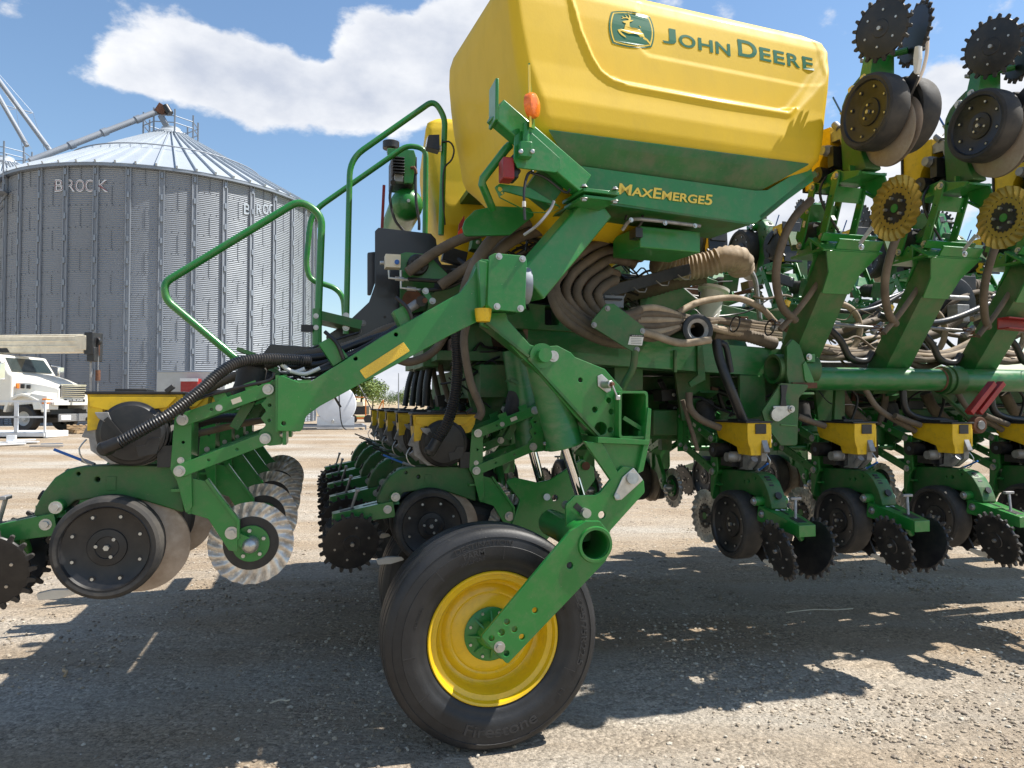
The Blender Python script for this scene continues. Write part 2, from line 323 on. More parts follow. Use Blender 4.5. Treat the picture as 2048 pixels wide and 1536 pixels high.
# ================================================================ SETTING
def gz(Z):   # the yard rises gently beyond the machine
    t = min(1, max(0, (Z - 11) / 17)); return .5 * t * t * (3 - 2 * t)
def ground():
    V = []; F = []
    zs = [-30, -12, -5] + [i * .35 for i in range(0, 60)] + [21 + i * 1.5 for i in range(1, 20)] + [60, 80, 110, 150, 220, 350, 600, 1000, 1800]
    xs = [-1500, -600, -250, -120, -70] + [-48 + i * 2 for i in range(14)] + [-19.5 + i * .6 for i in range(0, 66)] + [22 + i * 3 for i in range(10)] + [70, 120, 250, 600, 1500]
    zs = [z - 3 for z in zs]
    for z in zs:
        for x in xs:
            h = gz(z)
            if abs(z) < 30 and abs(x) < 25:
                p = CW(x, z, 0); h += .022 * mnoise.noise(Vector((p.x * .5, p.y * .5, 0))) + .012 * mnoise.noise(Vector((p.x * 1.7, p.y * 1.7, 3)))
                if z < 8: h -= .006
            V.append(CW(x, z, h))
    n = len(xs)
    for i in range(len(zs) - 1):
        for j in range(n - 1): F.append((i * n + j, i * n + j + 1, (i + 1) * n + j + 1, (i + 1) * n + j))
    m = bpy.data.materials.new('gravel'); m.use_nodes = True; nt = m.node_tree; N = nt.nodes; L = nt.links; b = N['Principled BSDF']; b.inputs['Roughness'].default_value = .95; b.inputs['Specular IOR Level'].default_value = .15
    geo = N.new('ShaderNodeNewGeometry')
    rot = N.new('ShaderNodeMapping'); rot.inputs['Rotation'].default_value = (0, 0, R(15.2)); L.new(geo.outputs['Position'], rot.inputs[0])
    def noi(s, d, r, vec=None, sc=None):
        src = rot.outputs[0]
        if sc:
            mp = N.new('ShaderNodeMapping'); mp.inputs['Scale'].default_value = sc; L.new(src, mp.inputs[0]); src = mp.outputs[0]
        x = N.new('ShaderNodeTexNoise'); x.inputs['Scale'].default_value = s; x.inputs['Detail'].default_value = d; x.inputs['Roughness'].default_value = r; L.new(src, x.inputs['Vector']); return x.outputs[0]
    def rng(o, a, c, x=0, y=1):
        r = N.new('ShaderNodeMapRange'); L.new(o, r.inputs[0])
        for i, v in enumerate((a, c, x, y)): r.inputs[i + 1].default_value = v
        return r.outputs[0]
    def mix(f, a, c, mode='MIX'):
        x = N.new('ShaderNodeMixRGB'); x.blend_type = mode
        for i, v in enumerate((f, a, c)):
            if isinstance(v, tuple): x.inputs[i].default_value = (*v, 1)
            elif isinstance(v, (int, float)): x.inputs[i].default_value = v
            else: L.new(v, x.inputs[i])
        return x.outputs[0]
    base = mix(rng(noi(.6, 4, .6), .35, .65), (.28, .212, .143), (.375, .295, .208))
    band = rng(noi(.5, 4, .6, sc=(.3, 1.3, 1)), .42, .66)          # wheel tracks: pale loose stone between packed tan strips
    base = mix(band, base, (.43, .39, .33))
    fine = noi(55, 6, .75); vo = N.new('ShaderNodeTexVoronoi'); vo.inputs['Scale'].default_value = 38; L.new(rot.outputs[0], vo.inputs['Vector'])
    vo2 = N.new('ShaderNodeTexVoronoi'); vo2.inputs['Scale'].default_value = 95; L.new(rot.outputs[0], vo2.inputs['Vector'])
    stones = rng(noi(2.2, 4, .6), .38, .56)
    gcol = mix(.55, vo.outputs['Color'], vo2.outputs['Color'])
    bw = N.new('ShaderNodeRGBToBW'); L.new(gcol, bw.inputs[0])
    grain = rng(bw.outputs[0], .2, .8, .6, 1.4); comb = N.new('ShaderNodeCombineXYZ')
    for i in range(3): L.new(grain, comb.inputs[i])
    c1 = mix(1, base, comb.outputs[0], 'MULTIPLY')
    fl = rng(fine, .3, .7, .62, 1.34); cb = N.new('ShaderNodeCombineXYZ')
    for i in range(3): L.new(fl, cb.inputs[i])
    c2 = mix(1, mix(stones, base, c1), cb.outputs[0], 'MULTIPLY')
    L.new(c2, b.inputs['Base Color'])
    hs = N.new('ShaderNodeMath'); hs.operation = 'MULTIPLY_ADD'; L.new(vo.outputs['Distance'], hs.inputs[0]); hs.inputs[1].default_value = -.7; L.new(fine, hs.inputs[2])
    bp = N.new('ShaderNodeBump'); bp.inputs['Strength'].default_value = 1; bp.inputs['Distance'].default_value = .012; L.new(hs.outputs[0], bp.inputs['Height'])
    b2 = N.new('ShaderNodeBump'); b2.inputs['Strength'].default_value = .8; b2.inputs['Distance'].default_value = .07; L.new(noi(5, 7, .62, sc=(.45, 1.5, 1)), b2.inputs['Height']); L.new(bp.outputs[0], b2.inputs['Normal']); L.new(b2.outputs[0], b.inputs['Normal'])
    MATS['gravel'] = m; M = MB(); M.use('gravel'); M.add(V, F); o = M.build('ground', smooth=60); tag(o, kind='structure')
ground()
mat('stubble', (.36, .27, .16), .95, var=.3, scale=.12, dirt=(.24, .18, .12), dscale=.05, damt=.7, stretch=(1, 1, 1))
mat('grassmat', (.12, .19, .035), .9, var=.4, scale=1.5, bump=.6, bscale=9)
def sheet(name, mt_, pts, dz, kind='structure'):
    M = MB(); M.use(mt_); M.add([CW(x, z, gz(z) + dz) for x, z in pts], [tuple(range(len(pts)))]); o = M.build(name, smooth=0); return tag(o, kind=kind)
sheet('field', 'stubble', [(-900, 62), (1500, 62), (1500, 1700), (-1500, 1700)], .03)
sheet('grass_verge', 'grassmat', [(-6.5, 33.5), (2, 36), (14, 62.5), (-14, 62.5), (-8, 44)], .036)
# loose stones
def stones():
    rnd = random.Random(3); M = MB(); mat('stone', (.35, .29, .215), .9, var=.4, scale=.9); mat('stone_dark', (.22, .18, .14), .9, var=.4, scale=1.1); mat('stone_pale', (.50, .45, .37), .9, var=.15, scale=1)
    ico = [(0, 0, 1), (.89, 0, .45), (.28, .85, .45), (-.72, .53, .45), (-.72, -.53, .45), (.28, -.85, .45), (.72, .53, -.45), (-.28, .85, -.45), (-.89, 0, -.45), (-.28, -.85, -.45), (.72, -.53, -.45), (0, 0, -1)]
    IF = [(0, 1, 2), (0, 2, 3), (0, 3, 4), (0, 4, 5), (0, 5, 1), (1, 6, 2), (2, 7, 3), (3, 8, 4), (4, 9, 5), (5, 10, 1), (6, 7, 2), (7, 8, 3), (8, 9, 4), (9, 10, 5), (10, 6, 1), (11, 7, 6), (11, 8, 7), (11, 9, 8), (11, 10, 9), (11, 6, 10)]
    n = 0
    while n < 24000:
        z = 2.6 + 12 * rnd.random() ** 1.7; x = (rnd.random() * 2 - 1) * z * .78
        p = CW(x, z, 0); d = mnoise.noise(Vector((p.x * .8, p.y * .8, 9))) * 1.2 + .5 + .35 * mnoise.noise(Vector((p.x * 3, p.y * 3, 2)))
        if rnd.random() > max(.04, d * d * 1.6): continue
        r = .0035 + .011 * rnd.random() ** 3.2; r *= 1 + max(0, z - 5) * .06
        p.z = gz(z) + .022 * mnoise.noise(Vector((p.x * .5, p.y * .5, 0))) + .012 * mnoise.noise(Vector((p.x * 1.7, p.y * 1.7, 3))) - .006 + r * .25
        sc = Vector((rnd.uniform(.7, 1.3), rnd.uniform(.7, 1.3), rnd.uniform(.45, .8))); a = rnd.random() * 6.3; ca, sa = math.cos(a), math.sin(a)
        V = []
        for v in ico:
            w = Vector((v[0] * sc.x, v[1] * sc.y, v[2] * sc.z)) * r * rnd.uniform(.78, 1.2); V.append(p + Vector((w.x * ca - w.y * sa, w.x * sa + w.y * ca, w.z)))
        M.use(rnd.choice(['stone', 'stone', 'stone_dark', 'stone_pale'])); M.add(V, IF); n += 1
    o = M.build('loose_stones', smooth=0); tag(o, 'loose grey and tan gravel stones scattered over the yard', 'gravel', kind='stuff')
stones()
def twig(px, py, L_, a, name, label, m='wood', r=.006):
    d = ray(px, py); p = CAM + d * ((.012 - CAM.z) / d.z); M = MB(); M.use(m); q = Vector((math.cos(a), math.sin(a), 0)) * L_
    M.tube([p - q * .5, p - q * .1 + Vector((.01, .012, .006)), p + q * .2, p + q * .5], r, 6); o = M.build(name); return tag(o, label, name.replace('_', ' '))
twig(128, 1345, .13, 1.9, 'dry_stalk', 'pale broken stalk lying upright on the gravel at lower left', r=.008)
twig(560, 1403, .1, .2, 'straw_piece', 'short pale straw lying on shaded gravel left of the big tyre', 'label', .004)
twig(1640, 1221, .55, -.08, 'straw', 'long pale straw lying in the shade under the folded wing', 'label', .004)

# ---------------------------------------------------------------- grain bins
def hit_angle(px, py, D, bear, Rr):
    a = R(bear); c = CW(D * math.sin(a), D * math.cos(a), 0); d = ray(px, py); o = CAM - c; A_ = d.x ** 2 + d.y ** 2; B_ = 2 * (o.x * d.x + o.y * d.y); t = (-B_ - math.sqrt(B_ * B_ - 4 * A_ * (o.x ** 2 + o.y ** 2 - Rr ** 2))) / (2 * A_); p = o + d * t; return math.atan2(p.y, p.x)
def bin_(D, bear, h_e, Rr, rise, name, label, detail=True, cap=.9):
    a = R(bear); X, Z = D * math.sin(a), D * math.cos(a); c = CW(X, Z, 0); z0 = gz(Z) - .1; root = empty(name, (c.x, c.y, z0)); O = Vector((c.x, c.y, z0))
    tag(root, label, 'grain bin', 'corrugated steel grain bins'); H = h_e - z0
    tocam = math.atan2(CAM.y - c.y, CAM.x - c.x)
    # wall with real corrugations, sheet by sheet
    ns = 144; pitch = .1; nl = int(H / pitch) * 2
    M = MB(); M.use('galv'); V = []; F = []
    for i in range(nl + 1):
        rr = Rr + (.015 if i % 2 else -.015)
        for k in range(ns): t = 2 * math.pi * k / ns; V.append((rr * math.cos(t), rr * math.sin(t), H * i / nl))
    for i in range(nl):
        for k in range(ns): F.append((i * ns + k, i * ns + (k + 1) % ns, (i + 1) * ns + (k + 1) % ns, (i + 1) * ns + k))
    M.add(V, F)
    # sheet laps with bolt rows
    M.use('seam'); rings = int(round(H / 1.12)); NS = 36
    if detail:
        for i in range(1, rings):
            z = H * i / rings
            for k in range(NS * 5): t = 2 * math.pi * (k + .5) / (NS * 5); M.cyl(((Rr + .01) * math.cos(t), (Rr + .01) * math.sin(t), z), ((Rr + .045) * math.cos(t), (Rr + .03) * math.sin(t), z), .022, n=5)
        for i in range(rings):
            for k in range(NS):
                if (k + i) % 2: continue
                t = hit_angle(192, 430, D, bear, Rr) + 2 * math.pi * (k + .5) / NS
                for q in range(9): z = H * (i + (q + .8) / 10.6) / rings; M.cyl(((Rr + .01) * math.cos(t), (Rr + .01) * math.sin(t), z), ((Rr + .045) * math.cos(t), (Rr + .03) * math.sin(t), z), .026, n=5)
        M.use('galv_dark')
    M.build('wall', root, smooth=30)
    ph = hit_angle(192, 430, D, bear, Rr) if detail else 0; print('BINSP', [round(math.degrees(hit_angle(x, 430, D, bear, Rr) - ph), 2) for x in (75, 132, 258, 326, 393, 452, 507)] if detail else '')
    for k in range(NS):
        t = ph + 2 * math.pi * k / NS; dx = ((t - tocam + math.pi) % (2 * math.pi)) - math.pi
        if abs(dx) > 1.9 and detail: continue
        S = MB(); S.use('galv'); u = Vector((math.cos(t), math.sin(t), 0)); w = Vector((-math.sin(t), math.cos(t), 0))
        for sgn in (-1, 1):
            p = u * (Rr + .06) + w * sgn * .10; S.beam(p, p + Vector((0, 0, H - .1)), .055, .09, up=u)
        p = u * (Rr + .035); S.beam(p, p + Vector((0, 0, H - .1)), .18, .03, up=u)
        for q in range(rings): z = H * (q + .5) / rings; S.use('galv_dark'); S.box(p + Vector((0, 0, z)) + u * .05, (.1, .1, .28), Matrix.Rotation(t, 3, 'Z'))
        S.build('wall_stiffener', root, smooth=0)
    # roof panels
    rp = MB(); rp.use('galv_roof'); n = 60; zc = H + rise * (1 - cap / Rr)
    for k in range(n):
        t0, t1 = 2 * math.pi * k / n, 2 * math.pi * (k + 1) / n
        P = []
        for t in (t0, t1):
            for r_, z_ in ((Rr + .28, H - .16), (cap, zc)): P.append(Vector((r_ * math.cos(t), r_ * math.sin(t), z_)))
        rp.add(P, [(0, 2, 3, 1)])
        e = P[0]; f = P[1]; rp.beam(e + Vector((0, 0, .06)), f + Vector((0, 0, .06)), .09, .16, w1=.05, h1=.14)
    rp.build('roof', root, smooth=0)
    e = MB(); e.use('galv_dark'); e.lathe((0, 0, 0), (0, 0, 1), [(Rr + .03, H - .3), (Rr + .26, H - .3), (Rr + .26, H - .14), (Rr + .03, H - .05)], 72); e.build('eave_ring', root)
    g = MB(); g.use('galv'); 
    rr = Rr * .62; zr = H + rise * .38 + .22; g.tube([Vector((rr * math.cos(2 * math.pi * k / 72), rr * math.sin(2 * math.pi * k / 72), zr)) for k in range(73)], .035, 6, smooth=False); g.build('roof_ladder_ring', root)
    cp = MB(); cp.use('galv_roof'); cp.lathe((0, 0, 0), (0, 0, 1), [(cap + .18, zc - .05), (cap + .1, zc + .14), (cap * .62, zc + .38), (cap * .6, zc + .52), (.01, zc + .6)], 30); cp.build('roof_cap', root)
    q = MB(); q.use('galv_dark')
    for k in range(8):
        t = 2 * math.pi * k / 8 + .3; u = Vector((math.cos(t), math.sin(t), 0)) * (cap + .62); b_ = u + Vector((0, 0, zc - .35)); q.beam(b_, b_ + Vector((0, 0, 1.55)), .09, .09)
        t2 = 2 * math.pi * (k + 1) / 8 + .3; u2 = Vector((math.cos(t2), math.sin(t2), 0)) * (cap + .62)
        for hh in (.75, 1.15): q.cyl(b_ + Vector((0, 0, hh)), u2 + Vector((0, 0, zc - .35 + hh)), .03, n=6)
    q.build('peak_railing', root, smooth=0)
    return root, O, H, zc, tocam, Rr
def wall_text(root, txt, t0, width, height, zc_, Rr, fade=False):
    V, F = textmesh(txt, .004, bold=.012)
    def place(M, off, grow, sx=1):
        M.add([Vector(((Rr + off + v.z) * math.cos(t0 + (v.x - .5) * width / Rr), (Rr + off + v.z) * math.sin(t0 + (v.x - .5) * width / Rr), zc_ + (v.y - .5) * height)) for v in V], F)
    M = MB(); M.use('galv_roof' if fade else 'white_paint'); place(M, .045, 0)
    o = M.build('lettering', root, smooth=0)
    if not fade:
        mat('faded_red', (.23, .10, .11), .7, var=.3, scale=3); V2, F2 = textmesh(txt, .004, bold=-.03); M = MB(); M.use('faded_red')
        M.add([Vector(((Rr + .05 + v.z) * math.cos(t0 + (.018 + v.x * .964 - .5) * width / Rr), (Rr + .05 + v.z) * math.sin(t0 + (.018 + v.x * .964 - .5) * width / Rr), zc_ + (v.y * .84 - .42) * height)) for v in V2], F2); M.build('lettering_fill', root, smooth=0)
BIN = bin_(48.5, -25.4, 13.5, 8.55, 4.85, 'grain_bin', 'large corrugated steel grain bin with white lettering, nearest behind the crane truck')
BIN2 = bin_(60, -35.2, 13.5, 8.5, 4.85, 'grain_bin', 'far grain bin at the left edge with only its pale roof peak showing', detail=False)
def hitbin(px, py, B=BIN):
    root, O, H, zc, tc_, Rr = B; d = ray(px, py); o = CAM - O
    a = d.x ** 2 + d.y ** 2; b = 2 * (o.x * d.x + o.y * d.y); c = o.x ** 2 + o.y ** 2 - Rr ** 2
    dis = b * b - 4 * a * c; t = (-b - math.sqrt(max(0, dis))) / (2 * a); p = o + d * t; return math.atan2(p.y, p.x), p.z
def sign(letters, py, hpx, fade):
    for ch, a, b in letters:
        t1, z1 = hitbin(a, py); t2, _ = hitbin(b, py); wall_text(BIN[0], ch, (t1 + t2) / 2, abs(t2 - t1) * 8.55, hpx / 1450 * 36.5, z1, 8.55, fade)
sign([('B', 111, 128), ('R', 135, 151), ('O', 152, 170), ('C', 171, 188), ('K', 196, 217)], 372, 24, False)
sign([('B', 487, 500), ('R', 512, 523), ('O', 525, 536), ('C', 537, 547)], 417, 22, True)
def auger():
    O = BIN[1]; root = empty('roof_auger', O + Vector((0, 0, BIN[2]))); tag(root, 'long grey auger tube lying up the roof of the near grain bin', 'auger')
    M = MB(); M.use('galv'); p1 = PD(318, 222, 43.0); p0 = PD(60, 322, 38.5); L = lambda p: p - root.location
    M.cyl(L(p0), L(p1), .17, n=16)
    for f in (.3, .55, .82): q = p0.lerp(p1, f); M.use('galv_dark'); M.cyl(L(q - (p1 - p0).normalized() * .15), L(q + (p1 - p0).normalized() * .15), .22, n=16)
    M.build('tube', root)
    m = MB(); m.use('rust'); m.box(L(PD(323, 220, 43)), (.5, .5, .55), Matrix.Rotation(.5, 3, 'Y')); m.use('black'); m.cyl(L(PD(330, 212, 43)), L(PD(340, 228, 43)), .22, n=12); m.use('galv'); m.beam(L(PD(322, 232, 43)), L(PD(332, 250, 43)), .35, .3); m.build('drive_head', root, bev=.02)
auger()
def spout(p0, p1, label, truss=False):
    root = empty('grain_spout', p1); tag(root, label, 'grain spout', 'grain spouts coming down from the left'); M = MB(); M.use('galv'); L = lambda p: p - p1
    M.cyl(L(p0), L(p1), .17, n=14); M.build('pipe', root)
    d = (p1 - p0)
    for s_ in (-1, 1):
        k = MB(); k.use('galv_dark'); _, u, v = basis(d); mid = p0.lerp(p1, .62); o_ = u * s_ * 1.1 - v * .3
        k.cyl(L(mid), L(mid + o_), .035, n=6); k.cyl(L(p0), L(mid + o_), .015, n=4); k.cyl(L(mid + o_), L(p1 + Vector((.3 * s_, 0, -.2))), .015, n=4); k.cyl(L(mid + o_), L(mid + d * .05), .03, n=5); k.build('brace', root, smooth=0)
spout(PD(-60, 82, 52), PD(101, 302, 52), 'upper diagonal grain spout crossing blue sky at the left edge')
spout(PD(-70, 75, 55), PD(54, 292, 55), 'lower diagonal grain spout ending on the far bin peak')
def catwalk():
    p = PD(-6, 385, 37); root = empty('bin_platform', p); tag(root, 'small grey service platform on the left side of the near bin', 'platform')
    M = MB(); M.use('galv'); M.box((-.3, 0, 0), (1.6, 1.2, .12)); M.beam((.45, 0, 0), (-.3, 0, -1.2), .09, .09); M.beam((.45, .5, 0), (-.3, .5, -1.2), .09, .09); M.build('deck', root)
    q = MB(); q.use('galv')
    for x in (-.4, .45): q.beam((x, -.5, .05), (x, -.5, 1.5), .06, .06); q.beam((x, .5, .05), (x, .5, 1.5), .06, .06)
    for z in (.8, 1.5): q.beam((-1, -.5, z), (.45, -.5, z), .05, .05); q.beam((.45, -.5, z), (.45, .5, z), .05, .05)
    q.build('railing', root)
catwalk()
# ---------------------------------------------------------------- crane truck
def truck():
    Zt = 28.; X0 = (38 - 1024) / FPX * Zt; gy = gz(Zt)
    base = CW(X0, Zt, gy); root = empty('crane_truck', base); root.rotation_euler = (0, 0, YAW + R(-6)); tag(root, 'cream white crane truck parked in front of the near grain bin', 'truck')
    # local: +x forward, y left, z up. cab front wheel near x=.45
    def B(name): return MB()
    M = MB(); M.use('truck_cream')
    prof = [(-2.6, 1.0), (-2.6, 2.85), (-.15, 2.93), (.15, 2.88), (.58, 2.2), (.72, 2.12), (.72, 1.0)]
    M.plate(prof, -1.2, 1.2, rad=.08, bevel=.06)
    M.build('cab', root)
    G = MB(); G.use('glass'); G.plate([(-.02, 2.72), (.40, 2.25), (.42, 2.25), (.18, 2.72)], -1.215, 1.215, rad=.02, bevel=.005)
    G.hexa([(.54, -1.02, 2.28), (.58, -1.02, 2.28), (.58, 1.02, 2.28), (.54, 1.02, 2.28), (.17, -.95, 2.80), (.23, -.95, 2.80), (.23, .95, 2.80), (.17, .95, 2.80)]); G.build('windscreen', root)
    G = MB(); G.use('glass'); G.plate([(-.75, 2.1), (-.75, 2.7), (-.1, 2.72), (.02, 2.5), (.05, 2.05)], -1.213, 1.213, rad=.05, bevel=.004); G.build('side_window', root)
    G = MB(); G.use('glass'); G.plate([(-1.9, 2.1), (-1.9, 2.66), (-1.0, 2.7), (-1.0, 2.1)], -1.213, 1.213, rad=.05, bevel=.004); G.build('side_window', root)
    H = MB(); H.use('truck_cream')
    P = []
    secs = [(.55, 1.0, 2.26, 1.1), (1.2, 1.05, 2.18, 1.02), (1.75, 1.1, 2.03, .92), (2.12, 1.15, 1.87, .82), (2.22, 1.2, 1.76, .78)]
    for x, zb, zt, w in secs:
        for k in range(9):
            a = math.pi * k / 8; P.append((x, w * math.cos(a) * (1 if abs(math.cos(a)) > .9 else 1), zb + (zt - zb) * max(0, math.sin(a)) ** .38))
    F = [(i * 9 + k, i * 9 + k + 1, (i + 1) * 9 + k + 1, (i + 1) * 9 + k) for i in range(4) for k in range(8)] + [tuple(range(36, 45))]
    H.add(P, F); H.build('bonnet', root)
    for s in (-1, 1):
        f = MB(); f.use('truck_cream'); PP = []; n = 10
        for yy, rr_ in ((s * .72, .62), (s * 1.22, .62), (s * 1.22, .72), (s * .72, .8)):
            for k in range(n + 1):
                a = math.pi * (.02 + .96 * k / n); ex = .72 if k < 4 else 1; PP.append((1.15 + rr_ * 1.05 * math.cos(a) + (.12 if k < 3 else 0), yy, .72 + rr_ * math.sin(a)))
        F = [(i * (n + 1) + k, i * (n + 1) + k + 1, ((i + 1) % 4) * (n + 1) + k + 1, ((i + 1) % 4) * (n + 1) + k) for i in range(4) for k in range(n)] + [tuple(i * (n + 1) for i in range(4)), tuple(i * (n + 1) + n for i in (3, 2, 1, 0))]
        f.add(PP, F); f.hexa([(1.5, s * .7, .85), (2.2, s * .7, .85), (2.1, s * 1.2, .85), (1.6, s * 1.2, .85), (1.4, s * .7, 1.62), (2.2, s * .7, 1.48), (2.08, s * 1.12, 1.36), (1.45, s * 1.2, 1.46)]); f.build('front_wing', root, bev=.02)
        hl = MB(); hl.use('orange'); hl.box((2.02, s * 1.1, 1.16), (.2, .22, .2)); hl.use('glass_lens'); hl.box((2.17, s * .86, 1.16), (.12, .3, .2)); hl.build('headlight', root, bev=.03)
        for x in ((1.15,) if s else ()):
            for xx in (1.15, -3.2):
                w = MB(); w.use('tyre'); w.lathe((xx, s * 1.0, .52), (0, s, 0), [(.27, .15), (.44, .17), (.5, .13), (.52, .08), (.52, -.1), (.44, -.13), (.27, -.1)], 28, True); w.use('box_grey'); w.lathe((xx, s * 1.0, .52), (0, s, 0), [(.28, .12), (.22, .05), (.1, .02), (.08, .14), (.001, .15)], 20); w.build('wheel', root)
        mr = MB(); mr.use('chrome'); mr.box((.55, s * 1.5, 2.25), (.1, .25, .6)); mr.cyl((.4, s * 1.15, 1.95), (.55, s * 1.5, 2.0), .02, n=6); mr.cyl((.4, s * 1.15, 2.6), (.55, s * 1.5, 2.55), .02, n=6); mr.build('wing_mirror', root, bev=.02)
        vt = MB(); vt.use('black'); vt.box((1.0, s * 1.02, 1.72), (.1, .1, .16)); vt.box((1.22, s * 1.0, 1.7), (.1, .1, .14)); vt.use('orange'); vt.box((.82, s * 1.05, 1.73), (.07, .1, .18)); vt.build('side_vent', root, bev=.01)
    g = MB(); g.use('black'); g.box((2.22, 0, 1.54), (.08, 1.3, .44)); g.use('chrome')
    for k in range(6): g.box((2.27, 0, 1.36 + k * .075), (.05, 1.3, .035))
    g.box((2.27, 0, 1.79), (.05, 1.34, .05)); g.build('grille', root, bev=.008)
    b = MB(); b.use('truck_cream'); b.box((2.26, 0, 1.12), (.1, 2.1, .2)); b.use('black'); b.box((2.32, 0, 1.2), (.02, 1.1, .09)); b.use('white_paint'); V, F = textmesh('STERLING', .01); b.add([(2.335 + v.z, -.42 + v.x * .84 if True else 0, 1.17 + v.y * .065) for v in V], F); b.build('front_panel', root)
    b = MB(); b.use('black'); b.box((1.9, 0, .78), (.4, 1.9, .2)); b.box((2.45, 0, .55), (.1, 1.8, .3)); b.box((-1, 0, .7), (6, .9, .3)); b.box((1.3, 0, .45), (.3, 1.8, .2)); b.cyl((2.3, .3, .45), (3.0, .5, .55), .07, n=8); b.beam((2.5, .85, .3), (2.5, .85, 1.35), .12, .12); b.build('chassis', root)
    b = MB(); b.use('cast'); b.box((2.52, -.2, .55), (.05, 1.8, .28)); b.use('white_paint'); b.box((2.55, -.75, .55), (.02, .5, .18)); b.build('bumper', root, bev=.01)
    bo = MB(); bo.use('boom_cream'); bo.box((-1.75, 0, 3.33), (9.2, .62, .62)); bo.box((-1.75, 0, 3.5), (9.4, .55, .42)); bo.use('boom_cream'); bo.box((-1.8, -.315, 3.26), (9.1, .04, .06)); bo.box((-1.8, -.315, 3.46), (9.1, .04, .05))
    bo.use('black')
    for x in (-.9, -.35): bo.plate([(x - .2, 3.03), (x + .2, 3.03), (x + .08, 3.2), (x - .28, 3.2)], -.325, -.31, rad=0, bevel=0)
    bo.build('boom', root, bev=.03)
    bo = MB(); bo.use('boom_cream'); bo.box((2.75, 0, 3.38), (.45, .66, .56)); bo.use('black'); bo.box((3.05, 0, 3.36), (.35, .6, .85)); bo.box((3.1, 0, 2.95), (.3, .5, .55)); bo.cyl((3.2, -.08, 3.45), (3.2, .08, 3.45), .16, n=18); bo.use('rust'); bo.beam((3.27, 0, 3.6), (3.29, 0, 2.9), .05, .05); bo.build('boom_head', root, bev=.03)
    bo = MB(); bo.use('cast'); bo.cyl((3.25, 0, 3.3), (3.25, 0, 1.0), .02, n=6); bo.cyl((2.95, 0, 2.9), (2.95, 0, 1.05), .045, n=8); bo.use('rust'); bo.cyl((3.25, 0, 2.35), (3.25, 0, 1.95), .09, n=10); bo.build('hoist_cable', root)
truck()
# ---------------------------------------------------------------- small yard things
def cabinet():
    Z = 33.5; p = CW((378 - 1024) / FPX * Z, Z, gz(Z)); root = empty('fan_housing', p); root.rotation_euler = (0, 0, YAW); tag(root, 'large grey sheet metal housing against the foot of the near bin', 'housing')
    M = MB(); M.use('box_grey'); M.box((.35, 0, 1.2), (3.1, 1.2, 2.6)); M.use('galv_dark'); M.box((.35, -.62, 2.52), (3.1, .04, .06)); M.build('panel', root, bev=.02)
    c = CW((382 - 1024) / FPX * 32.6, 32.6, gz(32)); r2 = empty('control_cabinet', c); r2.rotation_euler = (0, 0, YAW); tag(r2, 'red control cabinet with striped hood in front of the grey housing', 'cabinet')
    M = MB(); M.use('red'); M.box((0, 0, 1.1), (.78, .4, 2.2)); M.build('case', r2, bev=.02)
    M = MB(); M.use('red'); M.box((-.02, -.215, .95), (.6, .03, 1.4)); M.use('zinc'); M.box((.2, -.24, 1.1), (.04, .03, .14)); M.build('door', r2)
    M = MB(); M.use('white_paint'); M.box((0, -.22, 2.14), (.8, .03, .14)); M.box((.46, -.1, 1.1), (.1, .1, 1.1)); M.build('hood_strip', r2)
cabinet()
def rail_frame():
    Z = 24.; base = CW((-30 - 1024) / FPX * Z, Z, gz(Z)); root = empty('railing_section', base); root.rotation_euler = (0, 0, YAW); tag(root, 'white steel platform with guard railing standing on the gravel by the crane truck', 'railing')
    W_ = 2.0; M = MB(); M.use('white_paint'); M.beam((-1, 0, .12), (W_, 0, .12), .08, .14); M.beam((-1, 1.2, .12), (W_, 1.2, .12), .1, .2); M.beam((W_, 0, .12), (W_, 1.2, .12), .1, .2); M.box((.5, .6, .2), (3, 1.2, .03)); M.build('deck', root, bev=.01)
    for x in (0, 1.05, W_):
        for y in (0,): q = MB(); q.use('white_paint'); q.beam((x, y, .2), (x, y, 1.22), .05, .05 if x != 1.05 else .12, up=(1, 0, 0)); q.build('post', root)
    q = MB(); q.use('white_paint'); q.beam((-1, 0, 1.22), (W_ + .04, 0, 1.22), .07, .07); q.beam((-1, 0, .7), (W_, 0, .7), .05, .06); q.beam((W_, 0, 1.22), (W_, 1.2, 1.22), .06, .06); q.build('guard_rail', root)
rail_frame()
def debris():
    rnd = random.Random(5)
    for i, (px, py, L_, a, lab) in enumerate([(40, 897, 1.0, .1, 'white metal offcut, largest piece of the scrap left of the green row unit'), (20, 902, .8, .5, 'white bent strip lying at the left photo edge'), (95, 905, .9, -.15, 'thin grey bar at the right end of the white scrap')]):
        Z = 22 - i * .6; p = CW((px - 1024) / FPX * Z, Z, gz(Z) + .05); M = MB(); M.use('white_paint' if i < 2 else 'galv'); r = Matrix.Rotation(a, 3, 'Z')
        M.box((0, 0, 0), (L_, .3 if i < 2 else .04, .03), r); M.box((.1, .1, .06), (L_ * .6, .1, .03), Matrix.Rotation(a + .5, 3, 'Z')); M.box((-.2, 0, .12), (.22, .2, .18), r) if i == 0 else None
        o = M.build('metal_scrap', smooth=0); o.location = p; tag(o, lab, 'metal scrap', 'white scrap pieces on the gravel')
debris()
